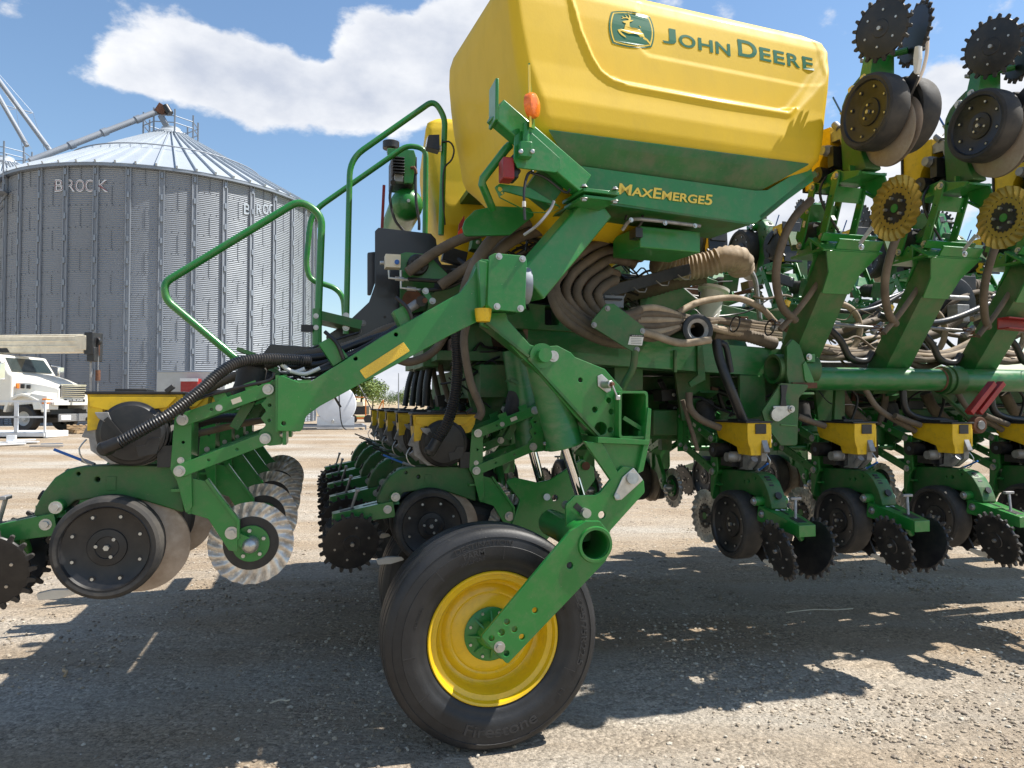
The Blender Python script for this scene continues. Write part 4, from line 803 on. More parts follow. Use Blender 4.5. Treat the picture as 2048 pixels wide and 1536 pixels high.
# ---------------------------------------------------------------- carrying wheels
def arc_text(M, txt, c, rad, y, a_mid, width, height, flip=False, bold=.0, depth=.0016):
    V, F = textmesh(txt, depth / height * 1.0, bold=bold); P = []
    for v in V:
        s_ = (v.x - .5) * width; h = (v.y - .5) * height
        if flip: ang = a_mid + s_ / rad; rr = rad - h
        else: ang = a_mid - s_ / rad; rr = rad + h
        P.append(Vector((c[0] + rr * math.cos(ang), y - (.0016 if v.z > 0 else -.002), c[2] + rr * math.sin(ang))))
    M.add(P, F)
def wheel(cx, yf, name='transport_wheel', text=True):
    # yf = y of the outer sidewall; the wheel stands on z=0 with a slightly flattened foot
    root = empty(name, (cx, yf + .14, .497)); root.parent = PL
    T = MB(); T.use('tyre'); prof = [(.300, -.105), (.312, -.125), (.330, -.130), (.352, -.136), (.355, -.139), (.385, -.1425), (.420, -.1425), (.4215, -.1395), (.445, -.136), (.460, -.133), (.4615, -.136), (.478, -.130), (.492, -.118), (.4965, -.107),
            (.4975, -.092), (.489, -.088), (.489, -.080), (.5005, -.076), (.502, -.035), (.492, -.032), (.492, -.024), (.503, -.020)]
    prof = prof + [(r, -h) for r, h in reversed(prof)]
    n = 120; T.lathe((0, 0, 0), (0, -1, 0), [(r, -h) for r, h in prof], n)
    # shoulder notches
    V2 = []
    for v in T.V:
        x, y, z = v
        if z < -.488: z = -.488 + (z + .488) * .15
        V2.append((x, y * (1 + (.10 if z < -.40 else 0) * min(1, (-.40 - z) / .09) if z < -.4 else 1), z))
    T.V = V2; T.use('ink')
    for k in range(20):
        t = 2 * math.pi * (k + .3) / 20; u = Vector((math.cos(t), 0, math.sin(t))); w = Vector((-math.sin(t), 0, math.cos(t)))
        if u.z < -.9: continue
        T.beam(u * .462 + Vector((0, -.1355, 0)), u * .498 + w * .012 + Vector((0, -.106, 0)), .003, .003)
    tyre = T.build('tyre', root, smooth=45)
    if text:
        L = MB(); L.use('tyre_mark'); c = (0, 0, 0); y = -.1435
        arc_text(L, 'DESTINATION', c, .438, -.139, R(97), .27, .026, depth=.002); L.cut('sidewall_lettering', root, smooth=0) if L.V else 0; arc_text(L, 'FARM', c, .402, y, R(104), .10, .026, bold=.02); L.cut('sidewall_lettering', root, smooth=0) if L.V else 0; arc_text(L, 'IMPLEMENT', c, .374, -.142, R(106), .115, .016)
        arc_text(L, '295/75R22.5', c, .425, -.1425, R(0), .30, .030, bold=.01); L.cut('sidewall_lettering', root, smooth=0) if L.V else 0; arc_text(L, 'Firestone', c, .405, y, R(-86), .34, .05, flip=True, bold=.01); L.cut('sidewall_lettering', root, smooth=0) if L.V else 0; arc_text(L, 'LOAD RANGE G', c, .345, -.136, R(28), .12, .011); L.cut('sidewall_lettering', root, smooth=0) if L.V else 0; arc_text(L, 'I-1', c, .405, y, R(-40), .03, .02); L.cut('sidewall_lettering', root, smooth=0) if L.V else 0; arc_text(L, 'TUBELESS', c, .37, -.141, R(160), .10, .012)
        L.cut('sidewall_lettering', root, smooth=0)
        for a in (130, 84, 40, -25, 215, 187): t = R(a); L.beam((.362 * math.cos(t), -.1405, .362 * math.sin(t)), (.418 * math.cos(t), -.1435, .418 * math.sin(t)), .002, .003); L.cut('sidewall_rib', root, smooth=0)
    M = MB(); M.use('yellow_rim'); M.lathe((0, 0, 0), (0, -1, 0), [(.285, .02), (.297, .105), (.305, .118), (.300, .124), (.291, .119), (.283, .100), (.262, .092), (.255, .080), (.250, .03), (.235, .012), (.225, .008), (.205, .022), (.190, .026), (.182, .022), (.170, .030), (.10, .038), (.001, .038)], 72)
    M.lathe((0, 0, 0), (0, 1, 0), [(.30, .118), (.29, .118), (.25, .05), (.1, -.03)], 40); M.build('rim', root)
    H = MB(); H.use('green'); H.lathe((0, 0, 0), (0, -1, 0), [(.122, .038), (.124, .047), (.118, .052), (.07, .056), (.055, .095), (.045, .105), (.001, .105)], 40)
    for k in range(8): t = 2 * math.pi * k / 8; u = Vector((math.cos(t), 0, math.sin(t))); H.beam(u * .04 + Vector((0, -.07, 0)), u * .108 + Vector((0, -.052, 0)), .008, .05, up=(0, 1, 0), h1=.012)
    H.use('zinc')
    for k in range(8): t = 2 * math.pi * (k + .5) / 8; H.bolt((.104 * math.cos(t), -.052, .104 * math.sin(t)), (0, -1, 0), .0075, False)
    H.build('hub', root)
    return root
wc = PY(983, 1284, -1.39); WX = wc.x
WX += .015; wheel(WX, -1.40); wheel(WX + .08, -.42, text=False); wheel(WX + .16, 1.70, text=False); wheel(WX + .16, 2.45, text=False)
# flat arm outside the wheel, with its tube
def gpart(name, slots='green'): m = MB(); m.use(slots); return m
m = gpart('a'); m.ppl([(962, 1275), (1015, 1329), (1212, 1122), (1222, 1100), (1221, 1068), (1200, 1042), (1172, 1042), (1140, 1062)], -1.57, .022, [(1140, 1131, 7), (1070, 1221, 6), (1014, 1244, 6), (1029, 1259, 6), (1003, 1265, 7), (983, 1277, 6), (1044, 1274, 6), (1013, 1307, 6), (1190, 1089, 30)], .012)
q = PY(1190, 1089, -1.57); m.lathe(q, (0, -1, 0), [(.062, -.02), (.066, .012), (.078, .012), (.082, .002), (.082, -.02), (.078, -.32), (.062, -.32)], 40, True)
m.bolt(PY(999, 1294, -1.57), (0, -1, 0), .016); m.use('green_dusty'); m.cyl(q + Vector((0, .30, 0)), q + Vector((0, .34, 0)), .062, n=30); m.build('axle_arm', PL)
m = gpart('a'); ce = Vector((WX, 0, .497)); m.cyl(ce + Vector((0, -1.55, 0)), ce + Vector((0, 0, 0)), .035, n=20); m.cyl(Vector((q.x, -1.25, q.z)), Vector((q.x, -.95, q.z)), .07, n=24); m.build('axle', PL)
m = gpart('a'); L2 = [(1267, 935), (1288, 962), (1290, 985), (1276, 1000), (1222, 1060), (1215, 1075), (1140, 1090), (1132, 1075), (1132, 1010), (1150, 991), (1190, 990), (1200, 985), (1230, 948), (1246, 932)]
for yy in (-1.36, -1.12): m.ppl([(p[0], p[1]) for p in L2], yy, .02, [(1204, 1030, 8)], .02)
m.use('zinc'); m.ppl([(1267, 935), (1287, 960), (1243, 1000), (1232, 1001), (1228, 992), (1245, 955)], -1.372, .010, rad=.008)
m.cyl(PY(1266, 957, -1.395), PY(1266, 957, -1.37), .027, n=24); m.cyl(PY(1235, 993, -1.39), PY(1235, 993, -1.37), .012, n=14); p = PY(1174, 1027, -1.40); m.cyl(p, p + Vector((0, .3, 0)), .022, n=20)
m.use('black'); m.beam(PY(1150, 1010, -1.365), PY(1176, 1033, -1.365), .004, .028, up=(1, 0, 1)); m.build('lift_link', PL)
m = gpart('a'); P2 = [(1062, 925), (1085, 912), (1118, 916), (1133, 945), (1133, 975), (1105, 1050), (1085, 1072), (1060, 1075)]
m.ppl([(1010, 962), (1030, 955), (1075, 965), (1100, 960), (1165, 918), (1188, 935), (1190, 960), (1160, 1000), (1090, 1085), (1040, 1110), (1020, 1060), (1040, 1000)], -.55, .02, [(1110, 996, 7)], .02); m.use('rust'); m.cyl(PY(1172, 932, -.57), PY(1172, 932, -.5), .025, n=18); m.use('zinc'); m.cyl(PY(1094, 994, -.57), PY(1094, 994, -.5), .02, n=18); m.build('lift_link', PL)
# ---------------------------------------------------------------- lift cylinders
def lift_cyl(p0, p1, p2, r, y):
    m = MB(); m.use('green_tube'); a, b, c = [PY(*p, y) for p in (p0, p1, p2)]; d = (b - a).normalized()
    m.lathe(a, d, [(.001, 0), (r, 0), (r, (b - a).length * .96), (r * 1.02, (b - a).length * .97), (r * 1.02, (b - a).length), (.04, (b - a).length + .006), (.001, (b - a).length)], 36)
    m.use('chrome'); m.cyl(b, c, .027, n=24); m.build('lift_cylinder', PL)
lift_cyl((1083, 715), (1131, 893), (1165, 1005), .088, -1.20); lift_cyl((1035, 700), (1062, 890), (1085, 975), .09, -.45)
# ---------------------------------------------------------------- knee frame
m = gpart('k')
KN = [(960, 650), (960, 625), (1012, 625), (1016, 640), (1060, 689), (1075, 694), (1115, 691), (1142, 705), (1150, 714), (1210, 738), (1245, 778), (1243, 874), (1195, 876), (1150, 832), (1068, 736), (1040, 712), (1010, 678), (985, 660)]
m.ppl(KN, -1.30, .02, [(1161, 760, 5), (1218, 801, 6), (1190, 819, 6), (1223, 823, 6), (1202, 857, 14), (1221, 860, 6)], .012)
m.ppl([(1088, 745), (1230, 790), (1243, 874), (1195, 876), (1120, 800)], -1.12, .02, rad=.01)
a, b = PY(962, 648, -1.30), PY(1095, 800, -1.30); 
m.use('green_dusty'); m.beam(PY(966, 648, -1.26), PY(1050, 715, -1.26), .14, .012, up=(0, 0, 1)); m.beam(PY(1050, 718, -1.26), PY(1190, 872, -1.26), .14, .012, up=(0, 0, 1))
m.use('green'); p = PY(1082, 712, -1.30); m.cyl(p + Vector((0, -.07, 0)), p, .033, n=28); m.cyl(p + Vector((0, -.02, 0)), p, .06, n=28); p = PY(1104, 713, -1.30); m.use('zinc'); m.cyl(p + Vector((0, -.022, 0)), p, .027, n=26); m.cyl(p + Vector((0, -.03, 0)), p, .017, n=24); m.build('knee_plate', PL)
m = MB(); m.use('zinc'); m.ppl([(1195, 752), (1204, 748), (1222, 765), (1222, 782), (1214, 786), (1196, 772)], -1.31, .008, rad=.006); p = PY(1207, 769, -1.31); m.cyl(p, p + Vector((.02, -.05, 0)), .019, n=16); m.use('rust'); m.cyl(p + Vector((.02, -.05, 0)), p + Vector((.024, -.064, 0)), .012, n=6); m.use('zinc'); m.beam(p + Vector((.02, -.055, 0)), p + Vector((.045, -.06, -.06)), .018, .008); m.box(p + Vector((.048, -.06, -.065)), (.022, .018, .022)); m.build('shutoff_valve', PL, bev=.003)
# square toolbar end on, running across the machine
def pipe_box(m, x0, x1, z0, z1, y0, y1, th=.012):
    r = .022
    o = rounded([(x0, z0), (x1, z0), (x1, z1), (x0, z1)], r, 5); i_ = rounded([(x0 + th, z0 + th), (x1 - th, z0 + th), (x1 - th, z1 - th), (x0 + th, z1 - th)], r * .7, 5)
    m.plate(o, y0, y1, [i_], 0, .001)
a, b = PY(1238, 878, -1.36), PY(1296, 782, -1.36)
m = gpart('t'); pipe_box(m, a.x, b.x, a.z, b.z, -1.36, 2.5); BX0, BX1, BZ0, BZ1 = a.x, b.x, a.z, b.z
m.use('green'); m.beam(PY(1245, 835, -1.30), PY(1282, 858, -1.30), .02, .03, up=(0, 1, 0)); m.box(PY(1279, 868, -1.29), (.035, .05, .035)); m.build('front_toolbar', PL)
m = gpart('g'); m.ppl([(1296, 815), (1303, 818), (1300, 880), (1287, 942), (1275, 948), (1290, 880)], -1.37, .2, rad=0); m.ppl([(1196, 874), (1298, 880), (1298, 890), (1196, 886)], -1.38, .25, rad=0, bevel=.002)
m.ppl([(1205, 886), (1293, 890), (1280, 935), (1232, 948), (1222, 935)], -1.34, .02, rad=0); m.ppl([(1168, 882), (1205, 886), (1236, 945), (1222, 960)], -1.36, .03, rad=0); m.ppl([(1205, 886), (1293, 890), (1280, 935), (1232, 948)], -1.12, .02, rad=0); m.build('hanger_bracket', PL)
# ---------------------------------------------------------------- rear lift arm
m = gpart('arm'); AR = [(554, 862), (555, 755), (562, 750), (597, 764), (622, 763), (765, 672), (920, 585), (945, 552), (958, 520), (978, 518), (985, 624), (962, 640), (905, 668), (640, 812), (612, 832), (605, 858), (600, 863)]
m.ppl(AR, -1.38, .018, [(567, 847, 4), (711, 717, 4), (792, 669, 4)], .012)
m.ppl(AR, -1.20, .018, rad=.012)
for p, q in (((622, 763), (765, 672)), ((765, 672), (920, 585)), ((920, 585), (945, 552)), ((945, 552), (958, 520))): m.beam(PY(*p, -1.29) + Vector((0, 0, -.012)), PY(*q, -1.29) + Vector((0, 0, -.012)), .17, .012, up=(0, 0, 1))
m.beam(PY(640, 810, -1.29) + Vector((0, 0, .01)), PY(960, 636, -1.29) + Vector((0, 0, .01)), .17, .012); m.beam(PY(556, 752, -1.29), PY(556, 862, -1.29), .012, .17, up=(0, 1, 0)) ; m.beam(PY(562, 764, -1.29), PY(622, 763, -1.29), .17, .01); m.build('rear_arm', PL)
m = MB(); m.use('reflect_yellow'); m.ppl([(719, 741), (807, 684), (820, 702), (731, 758)], -1.384, .003, rad=.006, bevel=.001); m.build('reflector', PL)
# arm brackets with rubber straps
for P in ([(637, 687), (665, 672), (697, 714), (667, 733)], [(786, 622), (810, 610), (830, 640), (802, 655)]):
    m = gpart('b'); m.ppl(P, -1.34, .10, rad=.004); m.use('black'); c = PY((P[0][0] + P[2][0]) / 2 + 6, (P[0][1] + P[2][1]) / 2, -1.35); m.tube([c + Vector((-.05, 0, .08)), c + Vector((0, -.02, .03)), c + Vector((.03, -.01, -.04))], .009, 6); m.build('hose_bracket', PL)
# end box and cover
m = gpart('c'); m.ppl([(970, 520), (1052, 520), (1052, 618), (970, 618)], -1.40, .22, rad=.004); m.ppl([(978, 512), (990, 506), (1046, 511), (1054, 519), (1050, 618), (1042, 625), (985, 619), (975, 610)], -1.46, .008, rad=.012); m.ppl([(958, 520), (975, 524), (972, 610), (962, 618)], -1.44, .08, rad=.003)
for p in ((998, 513), (1045, 518), (994, 613), (1041, 617)): m.bolt(PY(*p, -1.46), (0, -1, 0), .010)
m.build('arm_end_box', PL)
m = MB(); m.use('galv'); p = PY(1052, 572, -1.34); m.lathe(p + Vector((-.05, 0, 0)), (1, 0, 0), [(.085, 0), (.09, .01), (.085, .06), (.05, .065), (.001, .065)], 30); m.build('pivot_cap', PL)
m = MB(); m.use('yellow'); p = PY(966, 631, -1.42); m.lathe(p, (0, 0, 1), [(.001, -.028), (.031, -.028), (.036, .0), (.038, .03), (.001, .03)], 24); m.build('bumper_stop', PL)
# brace up to the tank cradle
m = MB(); m.use('green'); m.beam(PY(1052, 575, -1.28), PY(1190, 412, -1.16), .12, .175, up=(0, 0, 1)); m.build('cradle_brace', PL, bev=.008)
# ---------------------------------------------------------------- tanks
TA = R(5.6); T0 = PD(1095, 260, 3.45); TS = Vector((math.cos(TA), math.sin(TA), 0)); TN = Vector((-math.sin(TA), math.cos(TA), 0))
LV = [(2.49, .50, .35, 1.05, .12), (2.56, .34, .16, 1.22, .14), (2.70, .17, .02, 1.38, .15), (2.82, .055, -.04, 1.56, .14), (2.875, .008, -.075, 1.655, .12), (2.93, .0, -.09, 1.70, .10), (3.02, .0, -.10, 1.722, .09), (3.09, .010, -.115, 1.735, .08), (3.2, .022, -.14, 1.752, .065), (3.35, .030, -.16, 1.778, .055), (3.50, .040, -.175, 1.80, .05),
      (3.60, .052, -.175, 1.815, .05), (3.66, .07, -.16, 1.80, .06), (3.70, .11, -.12, 1.74, .08), (3.725, .19, -.05, 1.62, .12), (3.735, .32, .1, 1.4, .15)]
TD = 1.18
RP = [(.13, 3.9), (.165, 3.55), (.205, 3.40), (.262, 3.275), (.305, 3.215), (.36, 3.185), (.45, 3.170), (1.00, 3.165), (1.452, 3.172), (1.60, 3.34), (1.80, 3.60), (1.95, 3.9)]
def lvl(z):
    for a, b in zip(LV, LV[1:]):
        if z <= b[0]: f = (z - a[0]) / (b[0] - a[0]); return [x + (y - x) * f for x, y in zip(a, b)]
    return list(LV[-1])
def inset(s, z):
    # signed distance to the recess outline
    best = 9; inside = False; n = len(RP)
    for i in range(n):
        a, b = RP[i], RP[(i + 1) % n]; dx, dz = b[0] - a[0], b[1] - a[1]; t = max(0, min(1, ((s - a[0]) * dx + (z - a[1]) * dz) / (dx * dx + dz * dz)))
        if i < n - 1: best = min(best, math.hypot(s - a[0] - t * dx, z - a[1] - t * dz))
        if (a[1] > z) != (b[1] > z) and s < (b[0] - a[0]) * (z - a[1]) / (b[1] - a[1]) + a[0]: inside = not inside
    d = best if inside else -best; soft = .024 if s < 1.4 else .024 + (s - 1.4) * .1
    sh_ = min(1, max(0, (s - 1.40) / .1)) * (1 if z > 3.2 else 0); t = max(0, min(1, (d + soft * (.3 + sh_)) / (soft * 1.3))); return .045 * t * t * (3 - 2 * t) + (-.010 * math.exp(-((d + .015) / .018) ** 2))
def inner(s, z):  # shallow panel carrying the decal
    r = .07; cx, cz, hx, hz = 1.15, 3.52, .60, .16; qx, qz = abs(s - cx) - hx + r, abs(z - cz) - hz + r
    d = math.hypot(max(qx, 0), max(qz, 0)) + min(max(qx, qz), 0) - r; t = max(0, min(1, -d / .01)); return .004 * t
def tsurf(s, z): l = lvl(z); return l[1] + inset(s, z) + inner(s, z)
def tank(mir, cen=.22):
    M = MB(); M.use('yellow_tank'); zz = []; z = LV[0][0]
    while z < LV[-1][0]: zz.append(z); z += .0125 if z > 2.86 and z < 3.68 else (.02 if z < 3.6 else .008)
    zz.append(LV[-1][0]); P = []; ns, na, ne = 170, 10, 14; n = ns + 4 * na + 2 * ne + 60
    for z in zz:
        _, t0, s0, s1, r = lvl(z); t1 = TD - t0; row = []
        for k in range(ns): f = k / ns; s = s0 + r + (s1 - s0 - 2 * r) * f; row.append((s, t0))
        for k in range(na): a = math.pi / 2 * k / na; row.append((s1 - r + r * math.sin(a), t0 + r - r * math.cos(a)))
        for k in range(ne): row.append((s1, t0 + r + (t1 - t0 - 2 * r) * k / ne))
        for k in range(na): a = math.pi / 2 * k / na; row.append((s1 - r + r * math.cos(a), t1 - r + r * math.sin(a)))
        for k in range(60): row.append((s1 - r - (s1 - s0 - 2 * r) * k / 60, t1))
        for k in range(na): a = math.pi / 2 * k / na; row.append((s0 + r - r * math.sin(a), t1 - r + r * math.cos(a)))
        for k in range(ne): row.append((s0, t1 - r - (t1 - t0 - 2 * r) * k / ne))
        for k in range(na): a = math.pi / 2 * k / na; row.append((s0 + r - r * math.cos(a), t0 + r - r * math.sin(a)))
        for s, t in row:
            if t < t0 + r: t += (inset(s, z) + inner(s, z)) * max(0, 1 - (t - t0) / r)
            p = T0 + TS * s + TN * t; y = p.y if not mir else 2 * cen - p.y; P.append((p.x, y, z))
    m_ = len(zz); F = [(i * n + k, i * n + (k + 1) % n, (i + 1) * n + (k + 1) % n, (i + 1) * n + k) for i in range(m_ - 1) for k in range(n)] + [tuple(range(n)), tuple(range((m_ - 1) * n, m_ * n))]
    M.add(P, F); o = M.build('seed_tank', PL, smooth=60)
    lid = MB(); lid.use('black'); c = T0 + TS * .8 + TN * .6; c.z = 3.73; 
    if mir: c.y = 2 * cen - c.y
    lid.lathe(c, (0, 0, 1), [(.22, 0), (.23, .04), (.21, .07), (.001, .09)], 30); lid.build('tank_lid', o); return o
TANK = tank(False); TANK2 = tank(True)
def on_tank(M, V, F, s0, z0, w, h, off=.0016, rot=0):
    P = []
    for v in V:
        s = s0 + v.x * w; z = z0 + v.y * h; t = tsurf(s, z) - off - (v.z * 0); p = T0 + TS * s + TN * (t - max(0, v.z)); P.append((p.x, p.y, z))
    M.add(P, F)
D = MB(); D.use('decal_green')
def dtext(txt, s0, s1, z0, z1):
    V, F = textmesh(txt, .0006, bold=.022); on_tank(D, V, F, s0, z0, s1 - s0, z1 - z0)
def tk(px, py):   # photograph point to tank coordinates on the panel
    d = ray(px, py); off = .09; t = (off - TN.dot(CAM - T0)) / TN.dot(d); p = CAM + d * t; return TS.dot(p - T0), p.z
def letters(txt, pts):
    for ch, (a, b, c, e) in zip(txt, pts): dtext(ch, a, b, c, e)
jz0, jz1 = tk(1330, 87)[1], tk(1350, 52)[1]; jcap = jz1 - jz0
def word(txt, s0, s1, zb, cap, small=.80):
    # widths by letter
    wd = {'J': .62, 'O': .95, 'H': .86, 'N': .88, 'D': .92, 'E': .70, 'R': .82}; gap = .13; hs = [1] + [small] * (len(txt) - 1); tot = sum(wd[c] * h for c, h in zip(txt, hs)) + gap * (len(txt) - 1); k = (s1 - s0) / tot; x = s0
    for c, h in zip(txt, hs): dtext(c, x, x + wd[c] * h * k, zb, zb + cap * h); x += (wd[c] * h + gap) * k
sJ, zJ = tk(1324, 86); sN, _ = tk(1460, 104); sD, zD = tk(1476, 110); sE, zE = tk(1626, 142)
word('JOHN', sJ, sN, zJ, .088); word('DEERE', sD, sE, (zD + zE) / 2 - .004, .098)
def lg(x, y): return tk(1200 + x / 13.96, y / 13.96)
def patch(M, pix, off, hole=None):
    sp = [[lg(*p) for p in pix]] + ([[lg(*p) for p in hole]] if hole else []); V, F = flatmesh(sp, .001, 0); P = []
    for v in V: p = T0 + TS * v.x + TN * (tsurf(v.x, v.y) - off + v.z); P.append((p.x, p.y, v.y))
    M.add(P, F)
def bow(c, k=6, b=.06):   # corners with bowed sides
    out = []; n = len(c); cx = sum(p[0] for p in c) / n; cy = sum(p[1] for p in c) / n
    for i in range(n):
        a, d = c[i], c[(i + 1) % n]; mx, my = (a[0] + d[0]) / 2, (a[1] + d[1]) / 2
        for j in range(k): t = j / k; q = 4 * t * (1 - t) * b; out.append((a[0] + (d[0] - a[0]) * t + (mx - cx) * q * 2, a[1] + (d[1] - a[1]) * t + (my - cy) * q * 2))
    return out
co = [(325, 325), (1410, 450), (1420, 1335), (310, 1240)]; ci = [(358, 360), (1375, 478), (1385, 1300), (350, 1205)]; cj = [(395, 385), (1350, 508), (1350, 1262), (385, 1170)]
patch(D, bow(co, 8, .085), .0016); D.use('decal_yellow'); patch(D, bow(ci, 8, .085), .0024); D.use('decal_green'); patch(D, bow(cj, 8, .085), .0032); D.use('decal_yellow')
deer = [(460, 860), (540, 840), (650, 838), (665, 760), (705, 670), (655, 655), (610, 625), (625, 608), (720, 590), (775, 582), (790, 560), (770, 530), (700, 520), (640, 525), (585, 545), (610, 515), (635, 500), (598, 460), (625, 468), (660, 498), (715, 495), (735, 490), (712, 450), (682, 418), (715, 435), (748, 470), (765, 500), (800, 515), (805, 450), (780, 398), (815, 425), (850, 500), (835, 570), (870, 570), (925, 572), (885, 605), (845, 622), (812, 625), (798, 700), (805, 765), (850, 798), (960, 808), (1110, 845), (1118, 800), (1072, 722), (1130, 770), (1185, 855), (1155, 870), (1195, 960), (1222, 1060), (1300, 1115), (1362, 1200), (1375, 1285), (1340, 1240), (1270, 1155), (1110, 1070), (1010, 980), (900, 968), (780, 972), (700, 945), (600, 905), (530, 895), (590, 970), (660, 1030), (702, 1085), (640, 1060), (560, 1005), (490, 925)]
patch(D, deer, .0040); D.build('side_decal', TANK, smooth=0)
# ---------------------------------------------------------------- tank cradle
def TP(px, py, off): d = ray(px, py); t = (off - TN.dot(CAM - T0)) / TN.dot(d); return CAM + d * t
def tplate(M, pix, off, th, rad=.004, bevel=.002, holes=()):
    q = lambda p: (TS.dot(TP(*p[:2], off) - T0), TP(*p[:2], off).z)
    fn = lambda a, b, c: T0 + TS * a + TN * (off + th / 2 + c) + Vector((0, 0, b - T0.z))
    M.plate([q(p) for p in pix], -th / 2, th / 2, [circ(*q(h), h[2] * .0025) for h in holes], rad, bevel, fn)
m = MB(); m.use('green')
tplate(m, [(1143, 329), (1512, 381), (1535, 380), (1622, 327), (1627, 362), (1512, 446), (1500, 446), (1400, 432), (1160, 396), (1120, 350)], .06, .012)
m.build('cradle_beam', PL)
m = MB(); m.use('green_dusty'); a, b, c, d = TP(1098, 259, -.004), TP(1617, 327, -.004), TP(1512, 383, .085), TP(1143, 331, .085); nn = Vector((0, 0, -.008)); m.hexa([a + nn, b + nn, c + nn, d + nn, a, b, c, d]); a2, b2, c2, d2 = TP(1160, 397, .06), TP(1500, 446, .06), TP(1500, 446, .06) + TN * .35, TP(1160, 397, .06) + TN * .35; m.hexa([a2 - Vector((0, 0, .01)), b2 - Vector((0, 0, .01)), c2 - Vector((0, 0, .01)), d2 - Vector((0, 0, .01)), a2, b2, c2, d2])
m.beam(TP(1512, 440, .10), TP(1622, 350, .10), .08, .03); m.build('cradle_skirt', PL)
m = MB(); m.use('green'); m.beam(TP(1165, 372, .02), TP(990, 222, -.02), .075, .11, up=(0, 0, 1)); m.build('cradle_post', PL, bev=.005)
m = MB(); m.use('green'); p = TP(990, 208, -.02); m.beam(TP(988, 168, -.03), TP(987, 250, -.03), .13, .016, up=(1, 0, 0)); m.build('post_end_plate', PL, bev=.004)
m = MB(); m.use('green'); tplate(m, [(1030, 272), (1042, 262), (1060, 262), (1120, 316), (1122, 335), (1112, 345), (1035, 335), (1028, 318)], -.06, .012, .008)
m.cyl(TP(1052, 246, -.085), TP(1052, 300, -.085), .016, n=14); m.box(TP(1050, 301, -.085), (.055, .05, .07))
m.use('zinc'); m.bolt(TP(1041, 304, -.11), (0, -1, 0), .012, False); m.bolt(TP(1064, 304, -.11), (0, -1, 0), .012, False); m.build('lamp_bracket', PL, bev=.003)
m = MB(); m.use('green'); a = TP(1056, 130, -.10); b = TP(1058, 258, -.10)
m.hexa([b + Vector((-.006, -.02, 0)), b + Vector((.006, -.02, 0)), b + Vector((.045, .05, .02)), b + Vector((.03, .05, .02)), a + Vector((-.004, -.02, 0)), a + Vector((.004, -.02, 0)), a + Vector((.006, .0, 0)), a + Vector((0, .0, 0))])
m.use('decal_yellow'); m.beam(a + Vector((-.001, -.024, -.01)), b + Vector((0, -.024, .0)), .010, .004, up=(0, 1, 0)); m.build('lamp_plate', PL)
m = MB(); m.use('amber'); p = TP(1071, 213, -.11); m.lathe(p - Vector((.022, 0, 0)), (.75, -.66, 0), [(.001, -.012), (.056, -.01), (.058, .012), (.052, .024), (.03, .034), (.001, .037)], 36); m.build('amber_lamp', PL)
m = MB(); m.use('red'); m.box(TP(1013, 341, 0), (.055, .09, .10)); m.use('black'); m.box(TP(1026, 338, .02), (.03, .10, .11)); m.cyl(TP(1030, 340, 0), TP(1040, 345, 0), .014, n=10); m.build('tail_lamp', PL, bev=.006)
m = MB(); m.use('decal_yellow'); V, F = textmesh('MaxEmerge5', .002, small=True, bold=.02, italic=.12); 
qa, qb = TP(1236, 386, .056), TP(1425, 409, .056); s0, s1 = TS.dot(qa - T0), TS.dot(qb - T0); zb = qa.z - .006; hgt = (TP(1245, 367, .056).z - zb)
m.add([T0 + TS * (s0 + v.x * (s1 - s0)) + TN * (.056 - max(0, v.z)) + Vector((0, 0, zb + v.y * hgt + v.x * (qb.z - qa.z) - T0.z)) for v in V], F); m.build('beam_lettering', PL, smooth=0)
m = MB(); m.use('green'); p = TP(1195, 398, .02); p = p - TS * .04; m.box(p, (.19, .24, .016), Matrix.Rotation(TA, 3, 'Z')); m.box(p - Vector((0, 0, .028)), (.18, .22, .014), Matrix.Rotation(TA, 3, 'Z')); m.use('zinc')
for x in (-.078, .078): m.bolt(p + Vector((x, -.12, .012)), (0, 0, 1), .013); m.bolt(p + Vector((x, -.12, -.04)), (0, 0, -1), .013)
m.build('brace_flange', PL, bev=.002)
# green control box under the tank
m = MB(); m.use('green'); a = TP(1280, 450, .20); b = TP(1405, 505, .20); ctr = (a + b) / 2; m.box(ctr + TN * .16, ((b - a).length * .93, .3, a.z - b.z), Matrix.Rotation(TA, 3, 'Z')); m.build('control_box', PL, bev=.006)
m = MB(); m.use('black'); m.box(TP(1272, 468, .19), (.04, .08, .05)); m.tube([TP(1270, 462, .18), TP(1285, 440, .15), TP(1280, 415, .16), TP(1262, 412, .18), TP(1250, 440, .2)], .007, 6); m.use('reflect_yellow'); m.use('cast'); m.tube([TP(1245, 460, .2), TP(1262, 440, .15), TP(1300, 440, .1), TP(1400, 452, .1)], .010, 8); m.use('zinc')
for px in (1262, 1330, 1390): m.bolt(TP(px, 440 + (px - 1262) * .09, .09), (0, -1, 0), .008)
m.build('box_harness', PL)
